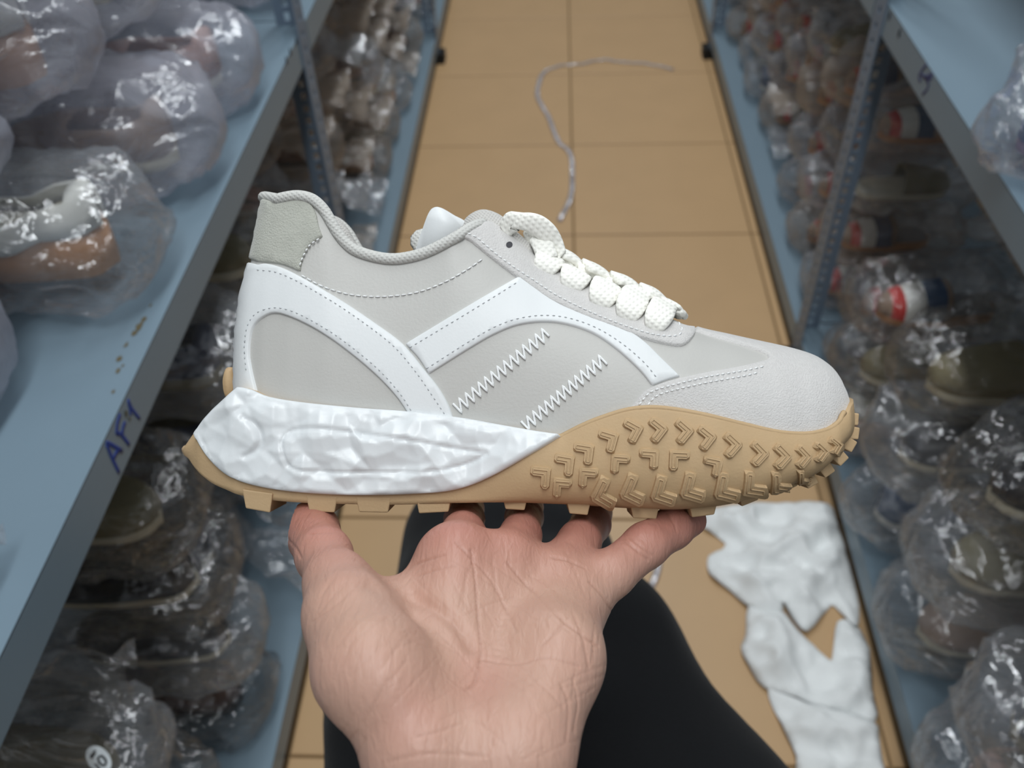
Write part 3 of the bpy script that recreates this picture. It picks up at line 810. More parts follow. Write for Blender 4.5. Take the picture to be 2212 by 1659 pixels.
stitches('eyestay_stitching', [(1008, 509), (1030, 520), (1055, 542), (1090, 570), (1140, 604), (1200, 643), (1275, 680), (1345, 708), (1410, 728), (1455, 732), (1470, 722), (1462, 703)], UP, .0017, 7, 5)
stitches('toe_stitching', [(1380, 875), (1405, 848), (1450, 834), (1520, 818), (1600, 806), (1650, 796)], UP, .0015, 7, 5)
stitches('toe_stitching', [(1398, 876), (1418, 856), (1455, 844), (1525, 829), (1600, 817), (1640, 808)], UP, .0015, 7, 5)
stitches('heel_suede_stitching', [(690, 518), (670, 533), (655, 560), (648, 582)], UP, .0013, 6, 5)
def zigzag(a, b, n, amp):
    a, b = np.array(a, float), np.array(b, float); d = (b - a) / n; pts = []
    for k in range(n):
        m = a + d * k; pts.append(m + (-amp * .5, -amp * .95)); pts.append(m + d * .45 + (amp * .5, amp * .95))
    pts = np.array(pts); pr = resample(pts, 4)[:-int(np.linalg.norm(pts[-1] - pts[0]) / 4)]
    q = UP.pos(UP.from_px(pr), np.full(len(pr), .0006)); mb = MB(); mb.tube(q, .0005, 6)
    tag(mb.build('zigzag_stitching', M['thread'], SHOE), kind='stuff')
zigzag((985, 884), (1190, 712), 15, 13)
zigzag((1132, 922), (1312, 770), 14, 13)

# ------------------------------------------------------------------ implicit surfaces for body and cloth
def surface_nets(S, org, h):
    nx, ny, nz = S.shape
    neg = S < 0
    c = [(0,0,0),(1,0,0),(0,1,0),(1,1,0),(0,0,1),(1,0,1),(0,1,1),(1,1,1)]
    sl = lambda A, o: A[o[0]:nx-1+o[0], o[1]:ny-1+o[1], o[2]:nz-1+o[2]]
    cnt = sum(sl(neg, o).astype(np.int8) for o in c)
    act = (cnt > 0) & (cnt < 8)
    I = np.argwhere(act); idx = -np.ones(act.shape, np.int64); idx[act] = np.arange(len(I))
    vals = np.stack([S[I[:, 0]+o[0], I[:, 1]+o[1], I[:, 2]+o[2]] for o in c], -1)
    acc = np.zeros((len(I), 3)); n = np.zeros(len(I))
    for a in range(8):
        for b in range(a + 1, 8):
            d = np.array(c[b]) - np.array(c[a])
            if np.abs(d).sum() != 1: continue
            va, vb = vals[:, a], vals[:, b]; m = (va < 0) != (vb < 0)
            t = np.where(m, va / (va - vb + 1e-20), 0)
            acc += np.where(m[:, None], np.array(c[a]) + t[:, None] * d, 0); n += m
    V = (I + acc / n[:, None]) * h + org
    Fs = []
    for ax in range(3):
        o = [0, 0, 0]; o[ax] = 1
        A = neg[:nx-o[0], :ny-o[1], :nz-o[2]]; B = neg[o[0]:, o[1]:, o[2]:]
        E_ = np.argwhere(A != B); u, v = (ax + 1) % 3, (ax + 2) % 3
        ok = (E_[:, u] > 0) & (E_[:, v] > 0) & (E_[:, u] < act.shape[u]) & (E_[:, v] < act.shape[v]) & (E_[:, ax] < act.shape[ax])
        E_ = E_[ok]; fl_ = A[E_[:, 0], E_[:, 1], E_[:, 2]]
        q = []
        for du, dv in ((0, 0), (1, 0), (1, 1), (0, 1)):
            e = E_.copy(); e[:, u] -= du; e[:, v] -= dv; q.append(idx[e[:, 0], e[:, 1], e[:, 2]])
        q = np.stack(q, -1); q = np.where(fl_[:, None], q, q[:, ::-1]); Fs.append(q)
    Fq = np.vstack(Fs); return V, Fq[(Fq >= 0).all(1)]
def smin(a, b, k):
    h = np.maximum(k - np.abs(a - b), 0) / k
    return np.minimum(a, b) - h * h * k * .25
def cone(P, a, b, ra, rb):
    a = np.array(a, np.float32); b = np.array(b, np.float32); ab = b - a; L = float(ab @ ab) + 1e-12
    t = np.clip(((P - a) @ ab) / L, 0, 1)
    d = P - a - t[..., None] * ab
    return np.sqrt((d * d).sum(-1)) - (ra + (rb - ra) * t)
def grid_sdf(lo, hi, h, groups, kg):
    """groups: list of (k, list of cones); groups are blended together with kg"""
    lo, hi = np.array(lo), np.array(hi); n = np.ceil((hi - lo) / h).astype(int) + 1
    S = np.full(n, 1.0, np.float32)
    ax = [lo[i] + h * np.arange(n[i]) for i in range(3)]
    def ev(P):
        T = None
        for (k, cs) in groups:
            g = None
            for c in cs:
                d = cone(P, *c); g = d if g is None else smin(g, d, k)
            T = g if T is None else smin(T, g, kg)
        return T
    for i in range(0, n[0], 24):                      # slabs keep memory low
        X, Y, Z = np.meshgrid(ax[0][i:i+24], ax[1], ax[2], indexing='ij')
        S[i:i+24] = ev(np.stack([X, Y, Z], -1).astype(np.float32))
    return surface_nets(S, lo, h)

# ------------------------------------------------------------------ the person: left hand and forearm, black trousers
PERSON = empty('person', (0, -.1, 0))
tag(PERSON, 'person in black trousers holding the sneaker up on an open palm', 'person')
pl = np.array(PERSON.location)
def hp(px, py, d, r): return np.array([(px - CX) / F_PX * d, -(py - CY) / F_PX * d, -d]), r * d / F_PX
def chain(*nodes):
    q = [hp(*n) for n in nodes]; return [(q[i][0], q[i+1][0], q[i][1], q[i+1][1]) for i in range(len(q) - 1)]
palm = (chain((915,1645,.262,104),(985,1210,.318,72)) + chain((985,1645,.262,112),(1088,1222,.325,64)) + chain((1070,1645,.262,112),(1194,1262,.328,60)) +
        chain((1108,1645,.262,104),(1238,1305,.325,60)) + chain((1128,1610,.262,100),(1200,1420,.29,92),(1222,1330,.318,66)) +
        chain((900,1600,.258,104),(800,1440,.268,112),(752,1330,.285,84),(727,1262,.300,62)) +
        chain((915,1640,.262,104),(915,1800,.262,120),(870,2350,.29,150)) + chain((1105,1640,.262,104),(1085,1800,.262,120),(1040,2350,.29,150)))
thumb = chain((727,1265,.300,60),(700,1200,.322,58),(672,1148,.352,58),(640,1122,.378,50),(615,1110,.392,40))
web = chain((745,1240,.303,26),(790,1268,.305,22),(850,1274,.309,22),(905,1248,.316,26),(940,1205,.322,34)) + chain((775,1300,.294,36),(850,1306,.303,42),(930,1272,.314,46)) + chain((800,1350,.288,50),(900,1340,.302,55))
idx = chain((985,1205,.318,70),(1000,1152,.345,45),(1003,1122,.38,42),(1008,1100,.415,36),(1012,1092,.43,30))
mid = chain((1093,1218,.325,62),(1125,1153,.352,42),(1132,1118,.388,40),(1140,1095,.425,35))
rng_ = chain((1198,1252,.328,58),(1252,1170,.353,45),(1276,1132,.388,42),(1288,1106,.42,36))
lit = chain((1240,1305,.325,60),(1320,1240,.333,50),(1395,1178,.345,48),(1452,1141,.357,44),(1492,1124,.368,35))
hv, hf = grid_sdf((-.085, -.215, -.445), (.085, -.045, -.225), .00125,
                  [(.010, palm), (.004, thumb), (.004, web), (.003, idx), (.003, mid), (.003, rng_), (.003, lit)], .0075)
# forearm below the frame: cut is closed by the surface itself; smooth, then press the palm lines in
def smooth(V, Fq, it=2):
    n = len(V)
    e = np.vstack([Fq[:, [0, 1]], Fq[:, [1, 2]], Fq[:, [2, 3]], Fq[:, [3, 0]]])
    for _ in range(it):
        s = np.zeros_like(V); c = np.zeros(n)
        np.add.at(s, e[:, 0], V[e[:, 1]]); np.add.at(c, e[:, 0], 1); np.add.at(s, e[:, 1], V[e[:, 0]]); np.add.at(c, e[:, 1], 1)
        V = .4 * V + .6 * s / c[:, None]
    return V
hv = smooth(hv, hf, 2)
def subdivide(V, Fq):
    e = np.sort(np.vstack([Fq[:, [0, 1]], Fq[:, [1, 2]], Fq[:, [2, 3]], Fq[:, [3, 0]]]), 1)
    key, inv = np.unique(e[:, 0] * len(V) + e[:, 1], return_inverse=True); inv = inv.ravel()
    a, b = key // len(V), key % len(V); n0 = len(V); n1 = len(key); nf = len(Fq)
    E_ = n0 + inv.reshape(4, nf); C = n0 + n1 + np.arange(nf)
    V2 = np.vstack([V, (V[a] + V[b]) / 2, V[Fq].mean(1)])
    Q = np.vstack([np.stack([Fq[:, k], E_[k], C, E_[k-1]], -1) for k in range(4)])
    return V2, Q
hv, hf = subdivide(hv, hf); hv = smooth(hv, hf, 2)
hp2 = np.stack([CX + F_PX * hv[:, 0] / -hv[:, 2], CY - F_PX * hv[:, 1] / -hv[:, 2]], -1)
fn = np.cross(hv[hf[:, 2]] - hv[hf[:, 0]], hv[hf[:, 3]] - hv[hf[:, 1]]); vn = np.zeros_like(hv)
for k in range(4): np.add.at(vn, hf[:, k], fn)
vn /= np.linalg.norm(vn, axis=1)[:, None] + 1e-12
if vn[np.argmax(hv[:, 2])][2] < 0: vn = -vn; hf = hf[:, ::-1]
front = np.clip(vn[:, 2] * 2, 0, 1)
creases = [([(800, 1262), (850, 1285), (912, 1300), (960, 1326), (995, 1358), (1017, 1392)], 16, .0022), ([(1017, 1189), (1028, 1260), (1034, 1328), (1040, 1388), (1034, 1440), (1024, 1475), (1005, 1490)], 4.5, .0009),
           ([(985, 1172), (1020, 1210), (1062, 1252), (1090, 1300), (1111, 1358)], 4.5, .0006), ([(1096, 1214), (1150, 1275), (1220, 1343), (1290, 1395)], 5, .0007),
           ([(1040, 1420), (1110, 1425), (1180, 1418), (1250, 1440)], 5, .0004), ([(1170, 1390), (1215, 1350), (1235, 1320)], 5, .0005),
           ([(1335, 1156), (1365, 1180), (1398, 1208)], 5, .0007), ([(1345, 1148), (1378, 1175), (1408, 1200)], 4, .0005), ([(1440, 1108), (1455, 1130), (1462, 1150)], 4, .0005),
           ([(1275, 1258), (1300, 1285), (1320, 1318)], 5, .0006), ([(1195, 1205), (1225, 1210), (1262, 1226)], 5, .0006),
           ([(665, 1140), (690, 1128), (730, 1122)], 4.5, .0007), ([(668, 1155), (700, 1150), (745, 1152)], 4, .0004), ([(622, 1165), (640, 1185), (650, 1205)], 4, .0006),
           ([(905, 1592), (950, 1580), (1000, 1562)], 5, .0003), ([(835, 1646), (930, 1628), (1050, 1634)], 6, .00025), ([(870, 1232), (910, 1215), (960, 1200)], 5, .0005), ([(900, 1245), (960, 1228), (985, 1225)], 5, .0004),
           ([(1240, 1330), (1260, 1380), (1270, 1440)], 6, .0005), ([(1285, 1340), (1282, 1390), (1278, 1430)], 5, .0005), ([(1210, 1480), (1225, 1530), (1222, 1600)], 6, .0004), ([(1235, 1470), (1245, 1520), (1238, 1580)], 5, .0004)]
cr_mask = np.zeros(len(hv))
_cr = random.Random(12)
for _ in range(70):                                  # faint short skin lines
    x, y = _cr.uniform(720, 1270), _cr.uniform(1230, 1640); a = _cr.choice([.55, .75, 1.2, 1.45, -.5, 1.7]) + _cr.uniform(-.2, .2); l = _cr.uniform(25, 80)
    if x < 900: a = -.9 + _cr.uniform(-.25, .25)
    creases.append(([(x - l * math.cos(a), y - l * math.sin(a)), (x + _cr.uniform(-5, 5), y + _cr.uniform(-5, 5)), (x + l * math.cos(a), y + l * math.sin(a))], 4.2, .00022))
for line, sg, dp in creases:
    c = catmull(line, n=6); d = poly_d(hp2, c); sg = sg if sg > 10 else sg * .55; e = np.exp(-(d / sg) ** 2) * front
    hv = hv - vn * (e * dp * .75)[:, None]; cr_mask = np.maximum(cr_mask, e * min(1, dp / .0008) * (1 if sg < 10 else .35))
for (x, y, r, a) in [(840, 1470, 90, .0022), (1190, 1500, 80, .001), (1110, 1430, 70, -.0020), (1100, 1330, 80, -.0012), (985, 1225, 45, .0008), (1180, 1270, 40, .0008), (780, 1360, 60, .001)]:
    e = np.exp(-(((hp2 - (x, y)) / r) ** 2).sum(1)) * front; hv = hv + vn * (e * a)[:, None]
# redness of the finger bases and finger pads
red = np.clip((1290 - hp2[:, 1]) / 150, 0, 1) ** 1.2
red = np.maximum(red, .40 * np.exp(-(((hp2 - (1030, 1480)) / 70) ** 2).sum(1))); red = np.maximum(red, .4 * np.exp(-(((hp2 - (880, 1560)) / 90) ** 2).sum(1)))
wv = (WC @ np.stack([hv[:, 0], -hv[:, 1], -hv[:, 2]], 0)).T + CAM - pl
m = bpy.data.materials.new('skin'); m.use_nodes = True; nt = m.node_tree; b = nt.nodes['Principled BSDF']
b.inputs['Roughness'].default_value = .46; b.inputs['Specular IOR Level'].default_value = .42
b.inputs['Subsurface Weight'].default_value = .12; b.inputs['Subsurface Radius'].default_value = (.006, .0022, .0012); b.inputs['Subsurface Scale'].default_value = 1
at_ = nt.nodes.new('ShaderNodeAttribute'); at_.attribute_name = 'skin_tint'
sx = nt.nodes.new('ShaderNodeSeparateColor'); nt.links.new(at_.outputs['Color'], sx.inputs[0])
tc = nt.nodes.new('ShaderNodeTexCoord'); n1 = nt.nodes.new('ShaderNodeTexNoise'); n1.inputs['Scale'].default_value = 55; n1.inputs['Detail'].default_value = 4; nt.links.new(tc.outputs['Object'], n1.inputs[0])
m1 = nt.nodes.new('ShaderNodeMix'); m1.data_type = 'RGBA'; m1.inputs[6].default_value = (*lin((186, 152, 134)), 1); m1.inputs[7].default_value = (*lin((188, 147, 131)), 1); nt.links.new(n1.outputs[0], m1.inputs[0])
m2 = nt.nodes.new('ShaderNodeMix'); m2.data_type = 'RGBA'; m2.inputs[7].default_value = (*lin((172, 110, 97)), 1); nt.links.new(sx.outputs[0], m2.inputs[0]); nt.links.new(m1.outputs[2], m2.inputs[6])
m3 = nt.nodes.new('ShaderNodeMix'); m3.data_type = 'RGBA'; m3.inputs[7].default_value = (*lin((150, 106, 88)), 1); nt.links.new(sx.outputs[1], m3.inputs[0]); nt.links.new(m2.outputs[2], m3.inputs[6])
nt.links.new(m3.outputs[2], b.inputs['Base Color'])
# fine skin lines: two stretched noise sets
bp1 = nt.nodes.new('ShaderNodeBump'); bp1.inputs['Strength'].default_value = .5; bp1.inputs['Distance'].default_value = .0012
mp = nt.nodes.new('ShaderNodeMapping'); mp.inputs['Scale'].default_value = (420, 140, 140); mp.inputs['Rotation'].default_value = (.3, .4, .5)
n2 = nt.nodes.new('ShaderNodeTexNoise'); n2.inputs['Scale'].default_value = 1; n2.inputs['Detail'].default_value = 5; n2.inputs['Distortion'].default_value = .6
nt.links.new(tc.outputs['Object'], mp.inputs[0]); nt.links.new(mp.outputs[0], n2.inputs[0]); nt.links.new(n2.outputs[0], bp1.inputs['Height']); nt.links.new(bp1.outputs[0], b.inputs['Normal'])
M['skin'] = m
hand = mesh_obj('body', wv, hf, M['skin'], PERSON)
hand['label'] = 'bare left hand and wrist with open palm, thumb and little finger spread'
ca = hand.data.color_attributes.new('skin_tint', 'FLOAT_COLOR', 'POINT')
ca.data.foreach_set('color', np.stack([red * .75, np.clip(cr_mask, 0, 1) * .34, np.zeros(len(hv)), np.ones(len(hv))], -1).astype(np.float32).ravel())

# black sleeve from the wrist back to the elbow (below the picture)
def cw(px, py, d): return at(px, py, d) - pl
mb = MB(); sl = catmull([cw(955, 2150, .275), cw(952, 2250, .28), cw(948, 2450, .29), np.array([-.10, -.02, .80]) - pl, np.array([-.16, -.20, .70]) - pl], n=6)
mb.tube(sl, np.interp(np.linspace(0, 1, len(sl)), [0, .1, .5, 1], [.036, .039, .046, .055]), 20); mb.build('sleeve', M['trousers'], PERSON)
# trousers: seated, knees together in front, shins falling forward to the floor
def zp(px, py, z): return on_z(px, py, z)
kL, kR = zp(1020, 1190, .46), zp(1165, 1215, .46)
hL, hR = np.array([-.11, -.22, .50]), np.array([.40, -.20, .50])
aL, aR = kL + (-.015, .16, -.36), kR + (.0, .15, -.36)
mL, mR = zp(965, 1480, .53), zp(1245, 1440, .53)
legs = [(hL, mL, .105, .072), (mL, kL, .072, .058), (kL, aL, .062, .052), (hR, mR, .11, .068), (mR, kR, .068, .055), (kR, aR, .062, .052), (hL, hR, .10, .10), (mL, mR, .07, .07)]
tv, tf = grid_sdf((-.32, -.36, .04), (.36, .74, .68), .0105, [(.05, legs)], .03)
tv = smooth(tv, tf, 2)
tv = np.array([np.array(v) + np.array((.0, .0, 1)) * .009 * noise.noise(Vector((v[0] * 9, v[1] * 22, v[2] * 12))) + np.array((1, .0, 0)) * .007 * noise.noise(Vector((v[0] * 14 + 9, v[1] * 9, v[2] * 14))) for v in tv])
mesh_obj('trousers', tv - pl, tf, M['trousers'], PERSON)
for a in (aL, aR):
    V = []; Fc = []
    prof = [(-.07, .030, .05), (-.03, .038, .075), (.03, .040, .070), (.09, .046, .055), (.14, .042, .042), (.17, .025, .03)]
    for (dy, w, h) in prof:
        for k in range(12):
            t = 2 * math.pi * k / 12; V.append((a[0] + w * math.cos(t), a[1] + dy, max(0.001, .5 * h + .5 * h * math.sin(t))))
    for i in range(5):
        for k in range(12): Fc.append((i*12+k, i*12+(k+1) % 12, (i+1)*12+(k+1) % 12, (i+1)*12+k))
    Fc += [tuple(range(12))[::-1], tuple(range(60, 72))]
    mesh_obj('shoe', np.array(V) - pl, Fc, M['black_shoe'], PERSON)

# ------------------------------------------------------------------ shoes packed in clear bags on the shelves
def dome_shoe(name, L, W, H, mats, sole_h=.022, heel_h=None, open_back=True, stripes=None, seed=0):
    """a small shoe along +x (toe at +x): sole, upper, optional stripes and lining"""
    root = empty(name, (0, 0, 0)); heel_h = heel_h or sole_h
    n = 22; xs = np.linspace(-.5, .5, n)
    def hw(x):
        a = np.clip((x + .5) / .16, 0, 1); b = np.clip((.5 - x) / .2, 0, 1)
        return W / 2 * np.sqrt(1 - (1 - a) ** 2) * np.sqrt(1 - (1 - b) ** 2) * (.84 + .16 * np.sin(np.pi * np.clip((x + .35) / .8, 0, 1)))
    def sh(x): return sole_h + (heel_h - sole_h) * np.clip((-.1 - x) / .15, 0, 1)
    V = []; Fc = []
    for x in xs:
        w = max(.001, float(hw(x))); h = float(sh(x)); V += [(x*L, -w*.95, 0), (x*L, w*.95, 0), (x*L, w, h*.5), (x*L, w*.97, h), (x*L, -w*.97, h), (x*L, -w, h*.5)]
    for i in range(n - 1):
        for k in range(6): Fc.append((i*6+k, i*6+(k+1) % 6, (i+1)*6+(k+1) % 6, (i+1)*6+k))
    Fc += [tuple(range(6))[::-1], tuple(range((n-1)*6, n*6))]
    mesh_obj('sole', V, Fc, mats[0], root)
    def height(x):
        return H * (np.where(x < .05, .80 + .35 * np.clip((-.25 - x) / .2, 0, 1), .80 - .45 * ((x - .05) / .45) ** 1.3) if open_back else (.95 - .5 * np.clip((x + .05) / .55, 0, 1) ** 1.2)) * np.sqrt(np.clip((.5 - x) / .06, .05, 1)) 
    def ring(x, lift=0, m=11):
        w = max(.002, float(hw(x))) * .97 + lift; h = float(height(x)) + lift; z0 = float(sh(x)) - .002; out = []
        top = 1.0 if (not open_back or x > .0) else .62
        for k in range(m):
            t = -1 + 2 * k / (m - 1)
            a = t * math.pi / 2
            out.append((x * L, w * math.copysign(abs(math.sin(a)) ** .8, t), z0 + h * max(0, math.cos(a)) ** .75))
        return out
    V = []; Fc = []; m = 11
    x_start = -.5 if open_back else -.05
    xs2 = np.linspace(x_start + .001, .499, n)
    for x in xs2: V += ring(x)
    for i in range(n - 1):
        for k in range(m - 1):
            if open_back and xs2[i] < .02 and xs2[i] > -.44 and 3 <= k <= 6: continue
            Fc.append((i*m+k, i*m+k+1, (i+1)*m+k+1, (i+1)*m+k))
    up = mesh_obj('upper', V, Fc, mats[1], root); sm = up.modifiers.new('s', 'SOLIDIFY'); sm.thickness = .003
    if stripes:
        for (x0, x1, mm) in stripes:
            V = []; Fc = []; q = np.linspace(x0, x1, 5)
            for x in q: V += ring(x, .0048)
            for i in range(4):
                for k in range(m - 1): Fc.append((i*m+k, i*m+k+1, (i+1)*m+k+1, (i+1)*m+k))
            mesh_obj('stripe', V, Fc, mm, root)
    if open_back or len(mats) > 2:
        V = []; Fc = []
        for x in np.linspace(-.46, .3, 14): w = float(hw(x)) * .86; V += [(x*L, -w, float(sh(x)) + .004), (x*L, w, float(sh(x)) + .004)]
        for i in range(13): Fc.append((2*i, 2*i+1, 2*i+3, 2*i+2))
        mesh_obj('insole', V, Fc, mats[2] if len(mats) > 2 else M['insole'], root)
    return root
c_ = lambda n, rgb, r=.6: mat(n, rgb, r, .1, 300, .05, 60)
C = dict(tan=c_('tan_rubber', (184, 132, 88)), cream=c_('cream_rubber', (206, 200, 178)), navy=c_('navy_canvas', (34, 44, 72)), black=c_('black_leather', (26, 25, 28), .35), red=c_('red_canvas', (190, 44, 40)),
         white=c_('white_canvas', (222, 222, 216)), olive=c_('olive_suede', (128, 120, 92)), brown=c_('brown_leather', (92, 62, 48), .4), pink=c_('dusty_pink', (196, 160, 150)), grey=c_('grey_felt', (132, 132, 136)), steel=c_('steel_blue_canvas', (52, 78, 112)), blue=c_('bright_blue_canvas', (44, 92, 160)), lilac=c_('lilac_canvas', (150, 130, 166)), taupe=c_('taupe_suede', (150, 128, 112)))
KINDS = {
    'striped':  ('striped_slipper', 'slipper with red, cream and navy bands', dict(mats=(C['tan'], C['taupe'], C['grey']), H=.062, open_back=False, stripes=[(.33, .43, C['red']), (.17, .33, C['white']), (.0, .17, C['steel'])])),
    'cream':    ('chunky_shoe', 'white shoe on a thick tan sole', dict(mats=(C['tan'], C['white'], C['cream']), H=.042, sole_h=.042, heel_h=.06)),
    'black':    ('black_shoe', 'black shoe with a cream sole', dict(mats=(C['cream'], C['black'], C['grey']), H=.065)),
    'navyo':    ('navy_shoe', 'navy shoe with an olive heel', dict(mats=(C['olive'], C['navy'], C['olive']), H=.062, sole_h=.028)),
    'brown':    ('brown_shoe', 'brown shoe on a dark sole', dict(mats=(C['black'], C['brown'], C['taupe']), H=.062)),
    'taupe':    ('taupe_shoe', 'taupe suede shoe on a pale sole', dict(mats=(C['cream'], C['taupe'], C['pink']), H=.06)),
    'pink':     ('pink_shoe', 'dusty pink shoe with white lining', dict(mats=(C['white'], C['pink'], C['white']), H=.058)),
    'steel':    ('blue_shoe', 'steel-blue shoe with a white rim', dict(mats=(C['white'], C['steel'], C['grey']), H=.06)),
    'olive':    ('olive_slipper', 'olive-grey slipper with pale footbed', dict(mats=(C['cream'], C['olive'], C['cream']), H=.062, open_back=False)),
    'blue':     ('bright_blue_shoe', 'bright blue shoe with lilac lining', dict(mats=(C['lilac'], C['blue'], C['lilac']), H=.062)),
}
PROTO = {}
def proto(kind):
    if kind not in PROTO:
        nm, _, kw = KINDS[kind]; PROTO[kind] = [dome_shoe(nm, .245, .092, **kw), False]
    p = PROTO[kind]
    if not p[1]: p[1] = True; return p[0]
    return copy_tree(p[0])

BL, BW, BH = .34, .146, .106                      # outer size of every bag before scaling
def bag_mesh(seed, L=.34, W=.15, H=.13, nu=64, nv=44, tail=.30):
    """polythene bag drawn round a shoe: puffy body at -x end, pinched and flared tail at +x"""
    r_ = random.Random(seed); off = Vector((r_.uniform(0, 90), r_.uniform(0, 90), r_.uniform(0, 90)))
    V = []; Fc = []
    for i in range(nu):
        s = i / (nu - 1)
        x = (s - .5) * L
        bd = 1 - tail
        if s < bd: q = s / bd; a = math.sin(math.pi * min(1, q * .5 + .5 * (q > .0)) ) if False else 1; env = (1 - abs(2 * q - 1) ** 3.2) ** .5 * .92 + .08
        else: env = .1
        t = max(0, (s - bd * .86) / (1 - bd * .86)); t = t * t * (3 - 2 * t)
        w = W / 2 * ((1 - t) * max(env, .12) + t * (.45 + .5 * s)); h = H / 2 * ((1 - t) * max(env, .10) + t * .07)
        for k in range(nv):
            a = 2 * math.pi * k / nv; ca, sa = math.cos(a), math.sin(a)
            y = w * math.copysign(abs(ca) ** .6, ca); z = h * math.copysign(abs(sa) ** .6, sa)
            p = Vector((x * 9, y * 15, z * 15)) + off
            d1 = 1 - abs(noise.noise(p)) * 2.4; d2 = 1 - abs(noise.noise(p * 2.3 + Vector((5, 1, 7)))) * 2.4
            d3 = 1 - abs(noise.noise(p * 4.1 + Vector((2, 9, 4)))) * 2.4
            amp = (.013 * d1 + .010 * d2 + .004 * d3 - .0085) + .012 * noise.noise(p * .45)
            fr = t * .016 * math.sin(y * 190 + 9 * x + off.x)
            rr = 1 + amp / max(.03, (w + h) / 2) * (1 - .6 * t)
            V.append((x + .006 * noise.noise(p * 1.7), y * rr, max(-H / 2, z * rr) + fr))
    for i in range(nu - 1):
        for k in range(nv): Fc.append((i*nv+k, i*nv+(k+1) % nv, (i+1)*nv+(k+1) % nv, (i+1)*nv+k))
    Fc.append(tuple(range(nv))[::-1])
    A = np.array(V); lo, hi = A.min(0), A.max(0)
    A = (A - (lo + hi) / 2) / (hi - lo) * np.array([BL, BW, BH])
    return A, Fc
BAGS = {}
def bag(variant, material, tail=.30):
    key = (variant, material.name)
    if key not in BAGS:
        o = mesh_obj('plastic_bag', *bag_mesh(variant, tail=(.2, .28, .26, .16, .24)[variant % 5]), material); BAGS[key] = o; return o
    o = BAGS[key].copy(); COL.objects.link(o); return o
ORD = ['first', 'second', 'third', 'fourth', 'fifth', 'sixth', 'seventh', 'eighth', 'ninth', 'tenth', 'eleventh', 'twelfth']
LAY = ['lowest', 'second', 'third', 'fourth']
def place(o, loc, yaw, tilt=0, roll=0, sc=(1, 1, 1)):
    o.rotation_euler = (roll, tilt, yaw); o.location = loc; o.scale = sc
def packed(kind, material, loc, yaw, tilt, roll, where, group, variant, shoe_turn=0, flip=0, sc=1.0, shift=-.045):
    """one bag and the shoe inside it"""
    b = bag(variant, material); place(b, loc, yaw, tilt, roll, (sc, sc, sc))
    tag(b, 'clear plastic bag of the ' + KINDS[kind][1].split(' with ')[0].split(' on ')[0] + ', ' + where, 'bag', 'plastic bags ' + group)
    s = proto(kind); R = Matrix.Rotation(yaw, 3, 'Z') @ Matrix.Rotation(tilt, 3, 'Y') @ Matrix.Rotation(roll + flip, 3, 'X')
    p = Vector(loc) + R @ Vector((shift * sc, 0, -.034 * sc))
    M4 = Matrix.Translation(p) @ (R @ Matrix.Rotation(shoe_turn, 3, 'Z')).to_4x4() @ Matrix.Scale(.64 * sc, 4)
    s.matrix_world = M4
    tag(s, 'bagged ' + KINDS[kind][1] + ', ' + where, 'shoe', 'bagged shoes ' + group)

def pile(side, y0, n, step, layers, kinds, mats_, where, group, zb, seed, dz=.108, x_in=.182, sc=1.0, jump=0):
    r_ = random.Random(seed); xf = XL if side < 0 else XR
    for i in range(n):
        for l in range(layers if isinstance(layers, int) else layers[i]):
            kd = kinds[(i * 3 + l * 2 + r_.randint(0, 1)) % len(kinds)]; mt = mats_[(i + l) % len(mats_)]
            out = r_.random() < .55 and kd != 'striped'   # tail towards the aisle
            yaw = (math.pi if side > 0 else 0) + r_.uniform(-.045, .045)
            if not out: yaw += math.pi
            x = xf + side * (x_in + r_.uniform(0, .03)); y = y0 + step * i + (jump if i >= 8 else 0)
            z = zb + BH / 2 * sc + .0015 + l * dz
            packed(kd, mt, (x, y, z), yaw, 0, 0, where % (ORD[i], LAY[l]), group, (i * 2 + l * 3 + seed) % 5 , shoe_turn=math.pi if (r_.random() < .5 or kd == 'striped') else 0, sc=sc)
# left bottom shelf, before and beyond the post
pile(-1, .33, 4, .21, 4, ['black', 'navyo', 'black', 'brown', 'olive', 'navyo'], [P_SHADED, P_SHADED, P_CLEAR], '%s stack under the lettered shelf, %s layer', 'under the lettered shelf', .078, 3, dz=.125, sc=1.16, x_in=.172)
pile(-1, 1.345, 9, .164, 4, ['brown', 'taupe', 'cream', 'steel', 'pink', 'taupe', 'brown'], [P_BEIGE, P_BEIGE, P_CLEAR], '%s stack beyond left post, %s layer', 'beyond the left post', .078, 5, x_in=.182, jump=.115)
